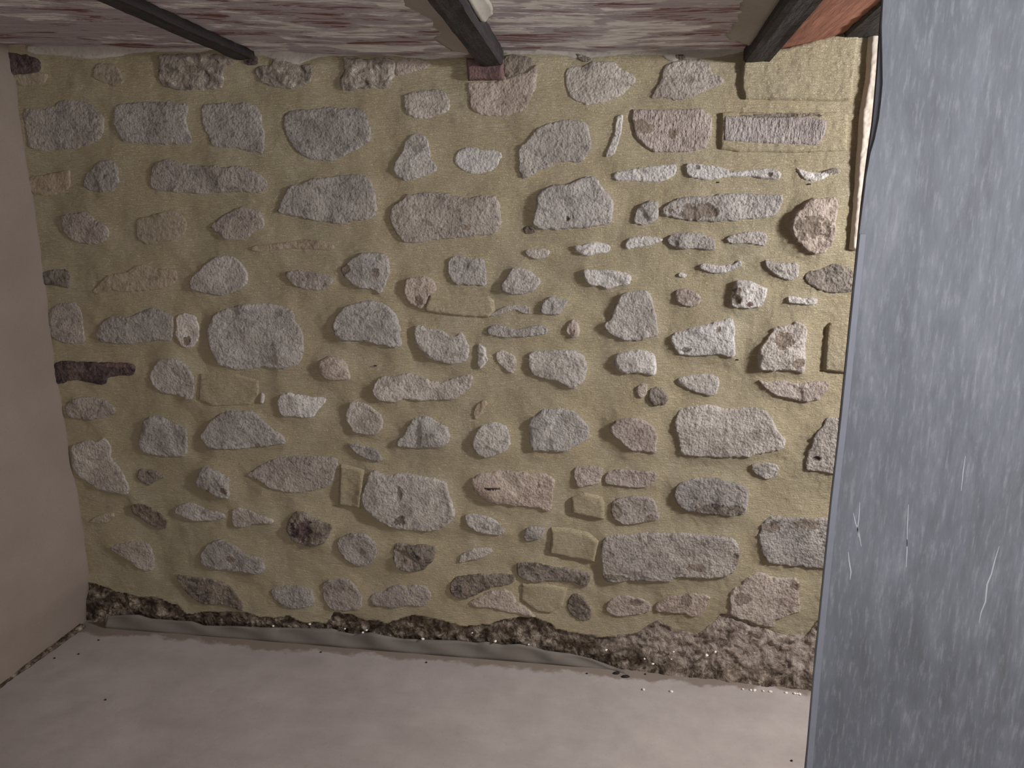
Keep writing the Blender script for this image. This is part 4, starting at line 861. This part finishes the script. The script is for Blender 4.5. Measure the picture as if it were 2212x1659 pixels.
# ------------------------------------------------------------------ small loose bits
def nugget(name, x, y, z, sx, sy, sz, m, seed, rot=0):
    rs = random.Random(seed); V = []; Fc = []; nu, nv = 10, 6
    for j in range(nv + 1):
        for i in range(nu):
            a = 2 * math.pi * i / nu; b = math.pi * j / nv; k = 1 + rs.uniform(-0.22, 0.22) * math.sin(b)
            X = sx * k * math.cos(a) * math.sin(b); Yv = sy * k * math.sin(a) * math.sin(b)
            V.append((X * math.cos(rot) - Yv * math.sin(rot), X * math.sin(rot) + Yv * math.cos(rot), sz * math.cos(b)))
    for j in range(nv):
        for i in range(nu):
            i2 = (i + 1) % nu; Fc.append((j * nu + i, (j + 1) * nu + i, (j + 1) * nu + i2, j * nu + i2))
    return new_obj(name, V, Fc, m, loc=(x, y, z))
def floor_h(x, y):
    X = np.array([x]); Y = np.array([y]); return float((0.004 * fbm(X, Y, 0.5, 3, 21) + 0.001 * fbm(X, Y, 0.06, 2, 22) - 0.001)[0])
for (px, py, sx, sy, m, lab) in [(1332, 1455, .013, .006, 'chip', 'smaller black chip on the floor by the end of the membrane strip'),
                              (1352, 1462, .014, .007, 'chip', 'larger black chip on the floor by the end of the membrane strip')]:
    x, y = on_z(px, py); tag(nugget('debris_chip', x, y, floor_h(x, y) + .003, sx, sy, .005, MAT[m], px, .2), lab, 'chip', 'black chips on the floor')
for k, (px, py, lab) in enumerate([(693, 1409, 'tiny dark crumb on the floor in front of the middle of the membrane strip'), (921, 1431, 'tiny dark crumb on the floor below the lumpy five-sided grey stone, right'),
        (170, 1413, 'tiny dark crumb between the left wall corner and the membrane strip'), (213, 1383, 'tiny dark crumb just in front of the left end of the membrane strip'),
        (1268, 1455, 'tiny dark crumb just left of the two black chips'), (228, 1512, 'black crumb lying alone on the floor at the lower left'),
        (1394, 1456, 'tiny dark crumb just right of the two black chips'), (118, 1422, 'tiny dark crumb closest to the foot of the left wall'),
        (1710, 1644, 'tiny dark crumb at the bottom edge beside the grey panel')]):
    x, y = on_z(px, py); tag(nugget('dirt_crumb', x, y, floor_h(x, y) + .0015, .0035, .003, .003, MAT['chip'], k + 5), lab, 'crumb', 'dark crumbs on the floor')
grit = [(1142, 1392), (1392, 1423), (1410, 1434), (1450, 1424), (1455, 1408), (1526, 1415), (1545, 1408), (1527, 1416), (1604, 1423), (1642, 1417), (1680, 1443), (1700, 1424),
        (1596, 1454), (1620, 1457), (1651, 1453), (1702, 1457), (1640, 1463), (1698, 1431), (1742, 1462), (1020, 1367), (1070, 1385), (784, 1366), (792, 1361), (745, 1358),
        (590, 1352), (669, 1348), (913, 1380), (1309, 1404), (1450, 1494), (1390, 1490), (1624, 1469)]
rg = random.Random(3)
for k, (px, py) in enumerate(grit):
    x, z = on_wall(px, py, -0.07)
    fx, fy = on_z(px, py)
    if z < 0.02 or px > 1580 or py > 1440: x, y, z = fx, min(fy, -0.075), floor_h(fx, fy) + .002
    else:
        right = min(1, max(0, (x + .6) / 1.2)); y = -(0.018 + (0.014 + 0.045 * right) * math.exp(-z / 0.035)); x, z = on_wall(px, py, y)
    s = rg.uniform(.0025, .0055)
    tag(nugget('grit_pebble', x, y, z, s * 1.3, s, s * .8, MAT['pebble'], k + 40, rg.uniform(0, 3)),
        'tiny pale pebble caught in the dark rubble at the wall foot', 'pebble', 'pale grit at the foot of the wall')
for k, (px, py, lab) in enumerate([(811, 790, 'black fleck on the mortar below the round-topped pale stone'), (1550, 394, 'black fleck under the long white stone at the upper right'),
                                   (1747, 398, 'black fleck under the white stone with the dark crest'), (1592, 777, 'black fleck at the lower right corner of the flared white stone'),
                                   (1463, 502, 'black speck just above the oval stone in the upper right')]):
    x, z = on_wall(px, py); h = float(mortar_base(np.array([x]), np.array([z]))[0])
    tag(nugget('dirt_fleck', x, -h - .0045, z, .0065 if k < 4 else .0035, .0045, .0022, MAT['chip'], k + 90), lab, 'fleck', 'black flecks on the mortar')
